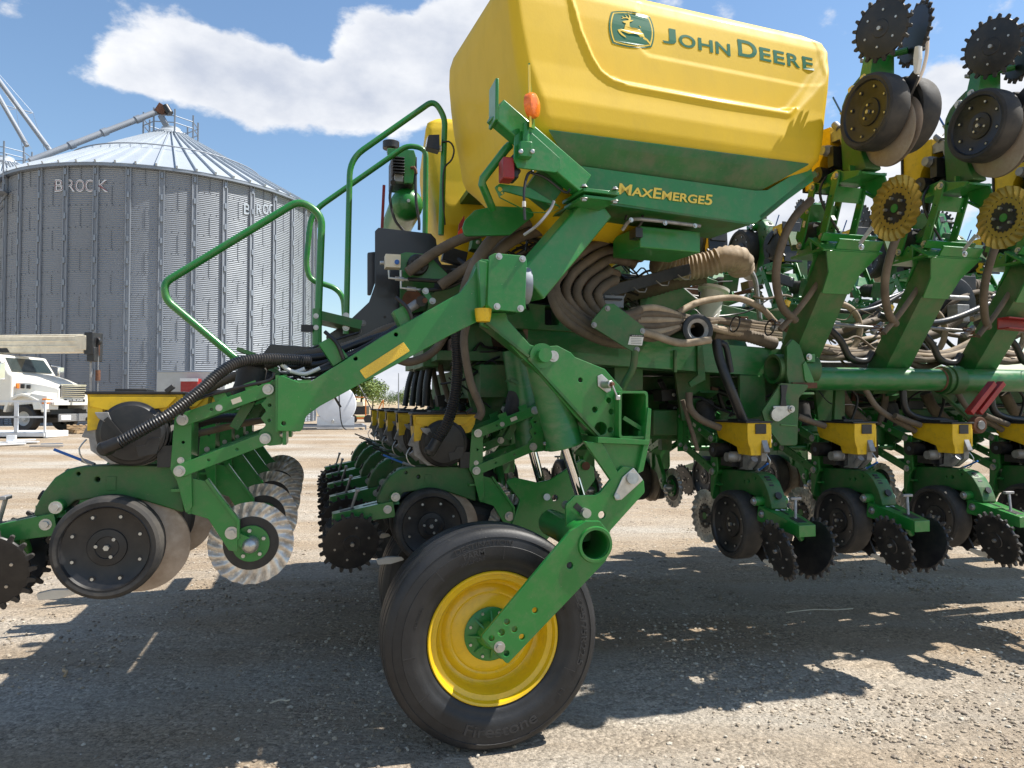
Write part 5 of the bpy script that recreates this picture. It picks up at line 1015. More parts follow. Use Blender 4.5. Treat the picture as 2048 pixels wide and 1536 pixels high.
# lower-left brackets and loop under the tank
m = MB(); m.use('green'); m.tube([TP(1020, 290, .05), TP(1012, 298, .05), TP(966, 358, .1), TP(964, 368, .1), TP(985, 418, .2)], .020, 12, smooth=False); m.build('grab_loop', PL)
m = MB(); m.use('green'); tplate(m, [(990, 373), (1000, 367), (1060, 375), (1125, 415), (1100, 425), (1060, 425), (1000, 395)], .06, .012, .01, holes=((1001, 378, 5), (1005, 385, 3))); m.cut('tank_mount_plate', PL, bev=.002); m.ppl([(930, 440), (950, 420), (990, 412), (1060, 415), (1070, 430), (1020, 470), (930, 472), (925, 455)], -.9, .02, rad=.02); m.cut('tank_mount_plate', PL, bev=.002); m.use('green_dusty'); m.box(TP(1085, 380, .12), (.15, .1, .12), Matrix.Rotation(.6, 3, 'Y')); m.build('tank_mount_plate', PL, bev=.002)
m = MB(); m.use('black'); m.tube([TP(1050, 320, -.05), TP(1052, 332, -.05), TP(1068, 340, -.02), TP(1055, 350, -.04), TP(1048, 385, -.05), TP(1050, 440, -.05)], .007, 6); m.tube([TP(1060, 345, 0), TP(1090, 355, 0), TP(1130, 385, 0), TP(1140, 378, 0)], .006, 6); m.use('white_plastic'); m.cyl(TP(1048, 403, -.05), TP(1048, 414, -.05), .009, n=8); m.build('lamp_cable', PL)
m = MB(); m.use('cast'); m.tube([TP(1108, 402, -.05), TP(1100, 420, -.05), TP(1075, 450, -.05), TP(1048, 470, 0)], .007, 8); m.build('prop_rod', PL)
# ---------------------------------------------------------------- folded wing on the right
def shape(name, fn, bev=0, smooth=38):
    m = MB(); fn(m); return m.build(name, PL, bev=bev, smooth=smooth)
def f(m):
    m.use('green_tube'); a = PY(1606, 757, -.50); m.cyl((a.x, -.50, a.z), (a.x + 1.12, -.50, a.z), .077, n=40); m.use('green_dusty'); e = a.x + 1.12
    m.lathe((e, -.5, a.z), (1, 0, 0), [(.077, 0), (.097, .0), (.097, .03), (.085, .03), (.085, .05), (.1, .05), (.1, .14), (.08, .14)], 36); m.use('green_tube'); m.cyl((e + .14, -.5, a.z), (e + 3.2, -.5, a.z), .08, n=36)
    m.use('rust'); m.lathe((e - .03, -.5, a.z), (1, 0, 0), [(.079, 0), (.086, .008), (.079, .02)], 36)
shape('wing_tube', f)
def f(m):
    m.use('green_dusty'); a = PY(1545, 738, -.52); m.lathe((a.x, -.52, a.z), (1, 0, 0), [(.078, .0), (.096, -.0), (.096, .30), (.075, .30), (.078, .0)], 36, True); m.use('ink'); m.cyl((a.x + .2, -.52, a.z), (a.x + .21, -.52, a.z), .08, n=24); m.use('green_dusty')
    m.ppl([(1574, 692), (1586, 678), (1600, 690), (1615, 735), (1626, 765), (1612, 772), (1580, 775), (1574, 750)], -.63, .03, rad=.01); m.use('green'); m.box(PY(1617, 716, -.6), (.06, .05, .05)); m.bolt(PY(1618, 714, -.63), (0, -1, 0), .014); m.ppl([(1606, 728), (1612, 722), (1628, 760), (1626, 778), (1610, 760)], -.64, .02, rad=0)
shape('tube_socket', f)
PB, PT = PX(1583, 745, 2.34), PX(1690, 492, 2.34)
def post():
    m = MB(); m.use('green_dusty'); d = (PT - PB).normalized(); m.beam(PB - d * .12, PT, .20, .15, up=(0, 1, 0)); m.use('green'); m.build
    # flared top bracket with the mounting channel
    n = Vector((1, 0, 0)); u = d.cross(n).normalized()
    m.plate([(-.10, -.28), (.10, -.28), (.115, -.14), (.17, -.04), (.19, 0), (-.19, 0), (-.17, -.04), (-.115, -.14)], -.006, .006, rad=.01, fn=lambda a, b, c: PT + n * a + d * b + u * (-.085 + c if u.y > 0 else .085 - c))
    m.plate([(-.10, -.28), (.10, -.28), (.115, -.14), (.17, -.04), (.19, 0), (-.19, 0), (-.17, -.04), (-.115, -.14)], -.006, .006, rad=.01, fn=lambda a, b, c: PT + n * a + d * b + u * (.085 + c))
    m.beam(PT - n * .21, PT + n * .21, .17, .014, up=d); m.beam(PT + d * .035 - n * .12 - u * .07, PT + d * .035 + n * .19 - u * .07, .014, .07, up=d); m.beam(PT + d * .05 - n * .19, PT + d * .05 + n * .19, .012, .05, up=d)
    m.use('zinc')
    for x in (-.15, 0, .15): m.bolt(PT + n * x - u * .06 - d * .008, -d, .011)
    m.beam(PT + n * .0 - u * .11 + d * .06, PT + n * .035 - u * .11 + d * .17, .016, .02); m.bolt(PT + n * .03 - u * .13 + d * .17, (0, -1, 0), .013); m.bolt(PT - u * .13 + d * .05, (0, -1, 0), .013)
    return m.build('wing_post', PL, bev=.003)
P0 = post()
for k in range(1, 4): c = P0.copy(); COL.objects.link(c); c.location = (ROW * k, 0, 0)
P0['group'] = 'wing posts'
for k in range(0, 5): c = P0.copy(); COL.objects.link(c); c.location = (ROW * k + .2, 1.25 , .0); c.scale = (1, -1, 1); c.location.y = 2 * .62
def f(m): m.use('green_dusty'); m.box((4.0, .10, 1.43), (5.0, .18, .18)); 
shape('wing_toolbar', f, .01)
def f(m): m.use('green_dusty'); m.box((4.0, 1.14, 1.43), (5.6, .18, .18)); m.cyl((2.4, 1.75, 1.72), (6.6, 1.75, 1.72), .077, n=24); m.box((4.6, 1.45, 2.42), (5, .1, .12))
shape('wing_toolbar', f, .01)
def f(m):
    m.use('green_dusty'); PP = [(1562, 766), (1622, 769), (1598, 796), (1595, 891), (1562, 891), (1532, 850), (1524, 823), (1547, 789)]
    for i in range(3): m.ppl(PP, -.66 + i * .035, .018, rad=.02)
    m.use('zinc'); p = PY(1551, 829, -.665); m.cyl(p, p + Vector((0, -.02, 0)), .042, n=30); m.ppl([(1545, 812), (1585, 811), (1589, 818), (1583, 826), (1560, 842)], -.672, .01, rad=.01); m.bolt(PY(1583, 818, -.675), (0, -1, 0), .015); m.use('green'); m.ppl([(1562, 848), (1594, 850), (1594, 853), (1562, 851)], -.668, .005, rad=0)
    m.use('black'); m.ppl([(1562, 770), (1576, 770), (1572, 795), (1574, 812), (1561, 812), (1563, 792)], -.675, .012, rad=.003); m.use('rust'); m.box(PY(1600, 771, -.6), (.18, .10, .035))
shape('hinge_bracket', f)
def f(m):
    m.use('red')
    for dx in (0, 18): m.beam(PY(1938 + dx, 826, -.72), PY(1985 + dx, 766, -.72), .035, .05, up=(0, 1, 0))
    m.use('rust'); p = PY(1948, 850, -.7); m.lathe(p, (0, -1, 0), [(.03, .05), (.055, .05), (.058, .02), (.058, 0), (.001, 0)], 28); m.use('cast'); m.cyl(p + Vector((0, -.06, 0)), p + Vector((.0, -.05, 0)), .03, n=20)
shape('safety_brace', f, .003)
def f(m): m.use('red'); a, b = PY(2006, 646, -.75), PY(2075, 652, -.75); m.beam(a + Vector((0, 0, .035)), b + Vector((0, 0, .035)), .09, .01); m.beam(a - Vector((0, 0, .035)), b - Vector((0, 0, .035)), .09, .01); m.beam(a + Vector((0, .04, 0)), b + Vector((0, .04, 0)), .01, .07)
shape('cylinder_stop', f, .002)
def f(m):
    m.use('green_dusty'); m.cut('frame_gusset', PL) if m.V else 0; m.ppl([(1870, 776), (1960, 778), (1990, 790), (1985, 850), (1965, 862), (1900, 800)], -.45, .04, [(1916, 798, 12)], rad=.01); m.cut('frame_gusset', PL) if m.V else 0; m.ppl([(1690, 775), (1672, 775), (1668, 852), (1690, 852)], -.3, .03, rad=0); m.cut('frame_gusset', PL) if m.V else 0; m.ppl([(1630, 775), (1672, 775), (1670, 850), (1638, 850)], -.15, .03, rad=.01); m.cut('frame_gusset', PL) if m.V else 0; m.ppl([(1480, 750), (1530, 752), (1532, 830), (1500, 838), (1480, 830)], -.42, .03, rad=.01); m.cut('frame_gusset', PL) if m.V else 0; m.ppl([(1975, 690), (2010, 560), (2040, 560), (2020, 700)], -.55, .05, rad=.01)
    m.cut('frame_gusset', PL); m.ppl([(1350, 745), (1420, 748), (1422, 840), (1365, 842)], -.1, .03, rad=.01); m.cut('frame_gusset', PL) if m.V else 0; m.ppl([(1300, 840), (1420, 842), (1420, 880), (1300, 878)], .1, .04, rad=.0)
shape('frame_gusset', f)
def f(m):
    for x in (1388, 1610, 1810):
        m.use('black'); m.box(PY(x, 820, .2), (.17, .2, .19)); m.use('green_dusty'); m.box(PY(x, 800, .2), (.24, .26, .014))
        if x < 1800: m.cut('valve_box', PL, bev=.02)
shape('valve_box', f, .02)
# main frame
def f(m):
    m.use('green_dusty'); m.ppl([(1000, 600), (1245, 628), (1245, 668), (1000, 655)], -.42, .15, [[ (PY(x, z, -.42).x, PY(x, z, -.42).z) for x, z in rounded([(1090, 612), (1118, 612), (1118, 650), (1090, 650)], 4)]], rad=0); m.use('mud'); m.ppl([(1045, 655), (1230, 668), (1240, 715), (1100, 700), (1060, 690)], -.40, .02, rad=.01)
    m.use('green_tube'); a, b = PY(1045, 690, -.30), PY(1545, 728, -.30); m.beam(a, b, .2, .19); m.use('green_dusty'); m.ppl([(1395, 688), (1405, 688), (1412, 760), (1382, 775), (1378, 765), (1396, 750)], -.42, .02, rad=0); m.beam(PY(1350, 700, -.42), PY(1350, 745, -.42), .02, .02)
    m.box((.9, .62, 1.86), (1.9, 1.6, .06)); m.beam((.3, -.3, 1.7), (.3, 1.6, 1.7), .2, .2); m.beam((1.2, -.25, 1.75), (1.2, 1.6, 1.75), .2, .2); m.beam((-.855, -1.1, 1.55), (-.855, 2.4, 1.55), .07, .14)
    m.ppl([(905, 640), (975, 640), (1010, 800), (985, 860), (950, 850), (930, 760)], -.1, .03, rad=.02)
shape('main_frame', f, .006)
def f(m):
    m.use('green_dusty'); m.ppl([(1228, 607), (1290, 655), (1287, 675), (1270, 706), (1254, 697), (1182, 652), (1185, 640), (1212, 608)], -.98, .012, rad=.012)
    m.use('cast')
    for p in ((1215, 617), (1188, 650), (1285, 662), (1274, 699)): m.bolt(PY(*p, -.98), (0, -1, 0), .010)
    m.use('white_plastic'); m.ppl([(1261, 669), (1288, 670), (1284, 691), (1256, 689)], -.984, .003, rad=0, bevel=0); m.use('ink'); m.ppl([(1261, 669), (1288, 670), (1287, 674), (1260, 673)], -.986, .002, rad=0, bevel=0)
    V, F = textmesh('IMPORTANT', .001); a, b = PY(1264, 673, -.988), PY(1285, 670, -.988); m.use('white_plastic'); m.add([(a.x + v.x * (b.x - a.x), -.988 - max(0, v.z), a.z + .0015 + v.y * .006) for v in V], F)
    m.use('ink')
    for i in range(4): a, b = PY(1262, 677 + i * 3.2, -.986), PY(1283, 677.6 + i * 3.2, -.986); m.beam(a, b, .001, .0015, up=(0, 0, 1))
    m.use('green_dusty'); m.tube([PY(1270, 700, -.97), PY(1266, 735, -.95), PY(1250, 765, -.92), PY(1240, 790, -.9)], .02, 10)
shape('hose_guard_plate', f)
def f(m):
    p = PY(1394, 660, -.72); m.use('black'); m.lathe(p, (-.1, -1, .05), [(.064, .016), (.082, .02), (.095, .015), (.096, 0), (.09, -.02), (.06, -.3)], 40); m.use('cast'); m.lathe(p, (-.1, -1, .05), [(.066, .017), (.045, .005), (.045, -.05)], 36); m.use('ink'); m.lathe(p, (-.1, -1, .05), [(.045, -.001), (.04, -.2), (.001, -.2)], 24)
shape('air_outlet', f)
# ---------------------------------------------------------------- hoses
def hose(pts, r, mt_, ys, rib=0, pitch=.014, n=10, name='hose'):
    m = MB(); m.use(mt_)
    if not isinstance(ys, (list, tuple)): ys = [ys] * len(pts)
    m.tube([PY(p[0], p[1], y) for p, y in zip(pts, ys)], r, n, rib=rib, pitch=pitch); return m.build(name, PL, smooth=60)
H = hose
# vacuum hoses of the two nearest units
o = MB(); o.use('hose_black'); p0 = PY(208, 897, -1.47); o.lathe(p0 + Vector((.0, .06, 0)), (0, -1, 0), [(.03, 0), (.03, .05), (.024, .07), (.001, .075)], 20); o.tube([p0, PY(240, 884, -1.47)], .026, 16, smooth=False); o.tube([PY(p[0], p[1], y) for p, y in (((238, 885), -1.47), ((290, 857), -1.47), ((340, 828), -1.46), ((400, 782), -1.42), ((440, 746), -1.38), ((480, 724), -1.33), ((540, 718), -1.28), ((620, 722), -1.2))], .0235, 14, rib=.085, pitch=.011); o.build('vacuum_hose', PL, smooth=60)
o = MB(); o.use('hose_black'); p0 = PY(862, 902, -.71); o.lathe(p0 + Vector((0, .06, 0)), (0, -1, 0), [(.03, 0), (.03, .05), (.024, .07), (.001, .075)], 20); o.tube([p0, PY(874, 880, -.71)], .03, 16, smooth=False); o.tube([PY(p[0], p[1], y) for p, y in (((874, 880), -.71), ((895, 845), -.71), ((910, 790), -.70), ((915, 730), -.68), ((912, 670), -.65), ((905, 600), -.6))], .030, 14, rib=.08, pitch=.013); o.build('vacuum_hose', PL, smooth=60)
H([(690, 700), (640, 704), (580, 716), (520, 735), (440, 765), (380, 800), (345, 835)], .022, 'hose_tan', [-1.0, -1.05, -1.1, -1.1, -1.1, -1.1, -1.1], .07)
H([(860, 640), (780, 655), (700, 690), (620, 708), (560, 722), (500, 735)], .021, 'hose_tan', -.95, .07); H([(800, 660), (720, 686), (650, 712), (590, 716), (510, 722)], .018, 'hose_black', -1.1, .08, .011); H([(800, 652), (720, 700), (640, 728), (560, 735)], .016, 'hose_black', -1.12, .08, .011)
for i in range(4): H([(960, 570 + i * 5), (880, 612 + i * 6), (790, 660 + i * 6), (700, 706 + i * 5), (620, 742 + i * 2), (560, 752 - i * 2)], .006 + .002 * (i % 2), 'hose_black', -1.22 - .02 * i, 0)
H([(610, 738), (588, 745), (570, 735), (560, 722)], .011, 'white_plastic', -1.25); H([(640, 736), (610, 748), (580, 742)], .009, 'white_plastic', -1.3); H([(548, 745), (540, 760), (490, 772), (420, 790), (380, 806), (362, 830)], .007, 'hose_black', -1.37)
H([(540, 838), (470, 850), (420, 862), (380, 870)], .016, 'hose_tan', -1.1); H([(490, 836), (430, 838), (360, 858), (335, 860)], .022, 'hose_black', -1.0, .07)
H([(940, 625), (928, 680), (940, 760), (962, 818), (955, 838)], .022, 'hose_tan', -.75, .03); H([(905, 640), (870, 700), (820, 724), (780, 712)], .024, 'hose_tan', -.6)
for k in range(4):
    H([(905 - k * 18, 640), (870 - k * 10, 700), (855 - k * 12, 760), (852 - k * 14, 812)], .026, 'hose_black', .3 + .5 * k, .05, .02); H([(900 - k * 15, 650), (880 - k * 14, 720), (895 - k * 18, 790), (905 - k * 20, 815)], .02, 'hose_tan', .35 + .5 * k)
# thick bundle arching under the tank
H([(815, 545), (870, 505), (930, 475), (1000, 458), (1060, 462)], .030, 'hose_tan', [-.5, -.5, -.55, -.6, -.5], .03, .02); H([(880, 572), (940, 530), (990, 495), (1020, 480)], .030, 'hose_tan', [-.5, -.55, -.6, -.6], .03, .02)
H([(925, 610), (938, 560), (965, 505), (1010, 458), (1080, 438), (1160, 446), (1240, 470), (1290, 500)], .034, 'hose_tan', [-.75, -.8, -.82, -.8, -.7, -.6, -.6, -.5], .035, .016, 14); H([(940, 625), (952, 575), (985, 515), (1035, 475), (1100, 458), (1170, 464), (1240, 492), (1285, 515)], .034, 'hose_tan', [-.7, -.75, -.76, -.74, -.62, -.55, -.5, -.45], .035, .016, 14)
H([(1020, 470), (1100, 476), (1170, 484), (1230, 508), (1270, 530)], .034, 'hose_tan', -.4, .035, .016, 14)
for i in range(5):
    H([(1298 - i * 21, 474 + i * 25), (1245 - i * 12, 474 + i * 22), (1178 + i * 13, 496 + i * 16), (1120 + i * 23, 546 + i * 6), (1112 + i * 21, 590), (1145 + i * 17, 630 - i * 2), (1200 + i * 12, 655 - i * 6), (1262 + i * 5, 672 - i * 13)], .0255, 'hose_tan', [-.50, -.64, -.76, -.84, -.86, -.84, -.82, -.80], .08, .015, 16)
for i in range(3):
    H([(1262, 690 - i * 8), (1200, 680 - i * 10), (1130, 640 - i * 14), (1104 + i * 3, 590 - i * 10), (1112 + i * 8, 540)], .026, 'hose_tan', [-.84, -.86, -.9, -.9, -.86], .06, .014, 14)
for i in range(6):
    H([(1262, 668 - i * 9), (1310, 676 - i * 12), (1370, 650 - i * 4 + (i % 2) * 6), (1440, 640 + i * 6 - (i % 3) * 5), (1500, 645 + i * 5), (1560, 652 + i * 5)], .021, 'hose_cream' if i % 2 else 'hose_tan', [-.8, -.78, -.66, -.5, -.42, -.34], .02, .016, 12)
H([(1355, 626), (1400, 604), (1470, 596), (1520, 615), (1550, 645)], .021, 'hose_cream', [-.6, -.55, -.5, -.5, -.48], .04, .012, 12); H([(1250, 655), (1300, 668), (1360, 686), (1420, 680)], .022, 'hose_cream', -.85, .02)
H([(1225, 585), (1290, 575), (1350, 558), (1410, 545)], .075, 'hose_tan', [.1, .05, -.05, -.15], .05, .03, 20); H([(1310, 520), (1360, 535), (1410, 530), (1450, 518), (1478, 520), (1482, 538)], .085, 'hose_cream', [-.2, -.2, -.25, -.3, -.3, -.25], .06, .03, 24)
H([(1425, 668), (1480, 668), (1550, 688)], .042, 'hose_tan', -.42, .06, .022, 18); H([(1432, 680), (1440, 720), (1462, 780), (1490, 850)], .030, 'hose_black', [-.62, -.64, -.68, -.66], .03, .012, 14); H([(1430, 690), (1450, 690), (1462, 745)], .02, 'black', -.6)
H([(1378, 785), (1380, 815), (1400, 838), (1440, 856)], .022, 'hose_tan', -.55); H([(1365, 800), (1380, 850), (1395, 900)], .014, 'hose_tan', -.5)
for i in range(9):
    H([(1285 - i * 9, 455 + i * 9), (1200 - i * 6, 450 + i * 12), (1120 - i * 4, 465 + i * 12), (1050 - i * 6, 500 + i * 9), (1000, 540 + i * 5)], .012 + .004 * (i % 3), ['hose_black', 'hose_tan', 'hose_black'][i % 3], [-.3 + .03 * i, -.3, -.28, -.25, -.2], .04 if i % 2 else 0, .012, 10)
for x, y in ((1330, 668), (1470, 648), (1540, 655)):
    m = MB(); m.use('hose_black'); p = PY(x, y, -.62); m.tube([p + Vector((.012 * math.sin(t), .05 * math.cos(t), .05 * math.sin(t))) for t in [j * .35 for j in range(19)]], .005, 5, smooth=False); m.build('cable_tie', PL)
def gear(m):
    m.use('black'); a, b = PY(1190, 590, -.55), PY(1370, 540, -.35); m.beam(a, b, .10, .07)
    m.use('cast')
    for t in (.12, .35, .6, .85): q = a.lerp(b, t) + Vector((0, -.07, -.02)); m.tube([q, q + Vector((.03, -.02, -.03)), q + Vector((.07, -.02, -.03)), q + Vector((.09, 0, 0))], .005, 6, smooth=False)
    m.use('galv'); m.box(PY(1222, 605, -.6), (.12, .1, .07)); m.use('black'); m.box(PY(1222, 598, -.66), (.14, .02, .01))
shape('seed_manifold', gear, .004)
# hoses between the posts (loops, drops), repeated with the row spacing
def hset(k):
    dx = ROW * k; rnd = random.Random(k)
    def hh(pts, r, mt_, y, rib=0, pitch=.014, n=10):
        m = MB(); m.use(mt_); ys = y if isinstance(y, list) else [y] * len(pts); m.tube([PY(p[0], p[1], yy) + Vector((dx, 0, 0)) for p, yy in zip(pts, ys)], r, n, rib=rib, pitch=pitch); m.build('hose', PL, smooth=60)
    hh([(1622, 400), (1585, 440), (1560, 500), (1552, 560), (1565, 615), (1590, 640)], .024, 'hose_tan', [-.95, -1.0, -1.0, -.95, -.85, -.7]); hh([(1680, 500), (1640, 560), (1600, 615), (1560, 660)], .018, 'hose_tan', -.75); m = MB(); m.use('reflect_yellow'); p = PY(1571, 612, -.77) + Vector((dx, 0, 0)); m.cyl(p, p + Vector((.015, 0, .03)), .022, n=10); m.build('hose_band', PL)
    hh([(1600, 625), (1660, 605), (1705, 620), (1720, 660), (1700, 700), (1650, 708), (1600, 690)], .022, 'hose_cream', -.2, .04, .012, 12)
    for i in range(4): hh([(1590, 680 + i * 8), (1650, 700 + i * 6 - rnd.random() * 8), (1720, 700 + i * 4), (1790, 670 + i * 8)], .021, ['hose_cream', 'hose_tan'][i % 2], -.28 - .03 * i)
    hh([(1640, 640), (1680, 680), (1700, 715), (1730, 722), (1745, 705)], .024, 'hose_black', -.42, .03, .012, 12); hh([(1600, 668), (1700, 665), (1760, 630)], .040, 'hose_tan', .05, .07, .022, 16); hh([(1590, 643), (1745, 655)], .011, 'cast', -.45)
    hh([(1640, 470), (1655, 420), (1668, 360)], .020, 'hose_black', -.7, .07, .012); hh([(1680, 470), (1640, 380), (1700, 300)], .008, 'hose_black', -.9)
    # spring of the hose joint
    m = MB(); m.use('rust'); c = PY(1552, 650, -.6) + Vector((dx, 0, 0)); m.tube([c + Vector((.03 * math.cos(t) + .004 * t - .03, .03 * math.sin(t), .03 - .003 * t)) for t in [j * .6 for j in range(40)]], .0035, 5, smooth=False); m.use('cast'); m.cyl(c - Vector((.03, 0, .03)), c + Vector((.05, 0, .03)), .018, n=10); m.build('joint_spring', PL)
    # drops to the hoppers
    hh([(1595, 832), (1620, 842), (1650, 852)], .020, 'hose_tan', -.55); hh([(1680, 785), (1700, 820), (1730, 850), (1745, 890), (1745, 915)], .040, 'hose_tan', -.12, .07, .022, 16); hh([(1730, 778), (1760, 820), (1830, 862)], .020, 'hose_tan', -.5); hh([(1805, 770), (1812, 820), (1845, 838), (1890, 842), (1910, 856)], .024, 'hose_black', -.5, .04, .012, 12)
    hh([(1700, 775), (1715, 800), (1700, 850)], .010, 'hose_black', -.25); hh([(1690, 775), (1650, 800), (1640, 860)], .008, 'hose_black', .0); hh([(1640, 700), (1720, 720), (1800, 690)], .02, 'hose_tan', .3); hh([(1620, 800), (1700, 812), (1790, 805)], .018, 'hose_black', .25, .05)
for k in range(4): hset(k)
def f(m):
    m.use('ink'); m.box((1.0, 1.0, 2.25), (1.7, .3, .75)); m.use('mud'); m.box((.95, .62, 2.0), (1.5, .7, .10)); m.use('green_dusty'); m.box((.6, .35, 2.1), (.12, .12, .7)); m.box((1.35, .35, 2.15), (.12, .12, .7)); m.box((-.05, .3, 2.1), (.10, .5, .6)); m.use('black'); m.box((.3, .3, 2.30), (.5, .3, .32)); m.box((.95, .45, 2.42), (.7, .3, .2)); m.lathe((.15, -.05, 2.15), (0, -1, 0), [(.16, -.1), (.17, .02), (.12, .04), (.05, .05), (.001, .05)], 30); m.use('yellow'); m.beam(PY(985, 500, -.3), PY(930, 560, -.3), .05, .03)
shape('blower_frame', f, .006)
def f(m):
    m.use('green_dusty'); m.box((1.1, .22, 3.05), (1.7, .8, .04)); m.beam((.5, .2, 3.0), (1.9, .2, 3.0), .1, .1); m.cut('shadow_deck', PL); m.box((1.3, 2.1, 2.9), (1.6, .8, .5))  # added out of view by the tanks to fill gaps in the ground shadow
shape('shadow_deck', f)
def f(m):
    m.use('green_dusty'); m.box((4.0, .62, 1.62), (5.4, .36, .30)); m.use('black'); m.box((3.2, .62, 1.85), (1.0, .3, .12))
shape('drawbar', f, .01)
def f(m): m.use('green_dusty'); m.box((4.1, .62, 1.80), (5.0, 1.5, .03))  # unseen sheet behind the round tube, added to block sun stripes below
shape('wing_shadow_sheet', f)
def f(m): m.use('black_paint'); m.box((-1.05, .75, 1.63), (.62, 1.9, .02))  # thin edge-on sheet added between the unit ranks to shade the gravel
shape('left_shadow_sheet', f)
def f(m):
    c = PY(1885, 610, .3); m.use('black'); m.lathe(c, (-.2, -1, 0), [(.22, -.1), (.25, -.06), (.25, .06), (.22, .1), (.1, .12), (.001, .1)], 36); m.box(c + Vector((.12, 0, .17)), (.3, .16, .14)); m.use('hose_tan'); m.tube([c + Vector((.26, 0, .17)), c + Vector((.38, 0, .14)), c + Vector((.42, 0, 0)), c + Vector((.42, 0, -.2)), c + Vector((.36, 0, -.42))], .07, 16, rib=.07, pitch=.03)
    m.use('cast'); m.box(c + Vector((-.05, -.2, -.1)), (.12, .1, .14)); m.cyl(c + Vector((-.15, -.2, .03)), c + Vector((.05, -.2, .03)), .02, n=10)
shape('vacuum_fan', f, .004)
rh = random.Random(21)
for i in range(26):
    x = rh.uniform(1540, 1990); z = rh.uniform(610, 715); Y0 = rh.uniform(-.35, .55); L_ = rh.uniform(90, 240); dz = rh.uniform(-40, 40); sg = rh.uniform(-35, 45); bk = rh.random() < .35
    H([(x, z), (x + L_ * .25, z + dz * .3 + sg * .8), (x + L_ * .6, z + dz * .7 + sg), (x + L_, z + dz)], rh.choice([.016, .02, .024]), 'hose_black' if bk else rh.choice(['hose_tan', 'hose_tan', 'hose_cream']), [Y0, Y0 - .05, Y0 + .04, Y0 + rh.uniform(-.2, .2)], .04, .014, 10)
for i in range(12):
    x = rh.uniform(1300, 1960); z = 775; Y0 = rh.uniform(-.25, .6); L_ = rh.uniform(-30, 60)
    H([(x, z), (x + L_ * .3, z + 35), (x + L_, z + rh.uniform(60, 90))], rh.choice([.012, .018, .024]), rh.choice(['hose_black', 'hose_tan', 'hose_black']), Y0, .04, .014, 10)
# small wiring clutter behind the arm and in the frame
rnd = random.Random(11)
def wires(n, x0, x1, y0, y1, Y0, Y1, mt_='hose_black'):
    m = MB(); m.use(mt_)
    for i in range(n):
        x, z = rnd.uniform(x0, x1), rnd.uniform(y0, y1); a = rnd.uniform(-.5, .9); L_ = rnd.uniform(40, 130); Yc = rnd.uniform(Y0, Y1)
        P = [PY(x + L_ * t * math.cos(a) + rnd.uniform(-8, 8), z + L_ * t * math.sin(a) + rnd.uniform(-14, 14), Yc + rnd.uniform(-.05, .05)) for t in (0, .33, .66, 1)]; m.tube(P, rnd.choice([.004, .006, .009]), 5)
    m.build('wiring_harness', PL)
wires(26, 960, 1130, 480, 560, -.6, -.2); wires(18, 1240, 1420, 560, 640, -.2, .4); wires(22, 1290, 1900, 780, 860, -.3, .3); wires(14, 560, 640, 715, 760, -1.1, -.8); wires(20, 880, 1000, 640, 760, -.2, .5)
def blk(n, x0, x1, y0, y1, Y0, Y1):
    m = MB()
    for i in range(n):
        m.use(rnd.choice(['green_dusty', 'mud', 'black', 'cast', 'black', 'rust', 'ink'])); p = PY(rnd.uniform(x0, x1), rnd.uniform(y0, y1), rnd.uniform(Y0, Y1)); m.box(p, (rnd.uniform(.03, .16), rnd.uniform(.03, .15), rnd.uniform(.02, .1)), Matrix.Rotation(rnd.uniform(-.3, .3), 3, 'Y'))
        if rnd.random() < .5: m.use('zinc'); m.bolt(p + Vector((0, -.09, 0)), (0, -1, 0), .009)
        if rnd.random() < .4: m.use('black'); m.cyl(p, p + Vector((rnd.uniform(-.15, .15), -.08, rnd.uniform(-.1, .1))), .02, n=10)
        m.cut('frame_fitting', PL, bev=.003)

blk(26, 900, 1060, 690, 800, .2, 1.2); blk(24, 1290, 1440, 770, 850, -.1, 1.0); blk(30, 1440, 2040, 780, 850, .2, 1.0); blk(26, 1240, 1500, 560, 660, .2, 1.2); blk(30, 1520, 2040, 560, 720, .6, 1.6); blk(12, 905, 1000, 480, 560, -.1, .5); blk(34, 1060, 1300, 500, 640, .0, .9); blk(20, 880, 1060, 660, 860, .3, 1.3)
wires(30, 1040, 1290, 470, 620, -.45, .3); wires(30, 890, 1060, 680, 860, -.3, .8); wires(14, 1500, 2040, 600, 720, -.4, .6, 'hose_tan')
def f(m):
    m.use('green_dusty')
    for x0, y0, x1, y1, Y in ((1420, 560, 1400, 640, .3), (1600, 640, 1600, 520, 1.2), (1900, 600, 1960, 540, 1.3), (1430, 620, 1520, 640, .9), (1240, 700, 1240, 860, .6), (1000, 720, 1040, 860, .8), (1330, 760, 1330, 900, 1.3), (1700, 780, 1700, 880, 1.2)): m.beam(PY(x0, y0, Y), PY(x1, y1, Y), .10, .08, up=(0, 1, 0)); m.cut('inner_frame', PL, bev=.004)
    m.ppl([(1280, 570), (1350, 560), (1395, 600), (1395, 690), (1280, 690)], .1, .03, [(1300, 640, 9)], rad=.03); m.cut('inner_frame', PL, bev=.004); m.use('white_plastic'); m.lathe(PY(1425, 590, -.05), (.25, 0, 1), [(.075, -.25), (.08, .02), (.11, .03), (.11, .05)], 26); m.cut('dust_funnel', PL); m.use('cast'); m.tube([PY(1495, 530, .4), PY(1510, 560, .4), PY(1515, 600, .4), PY(1520, 640, .4)], .02, 8)
shape('inner_frame', f, .004)
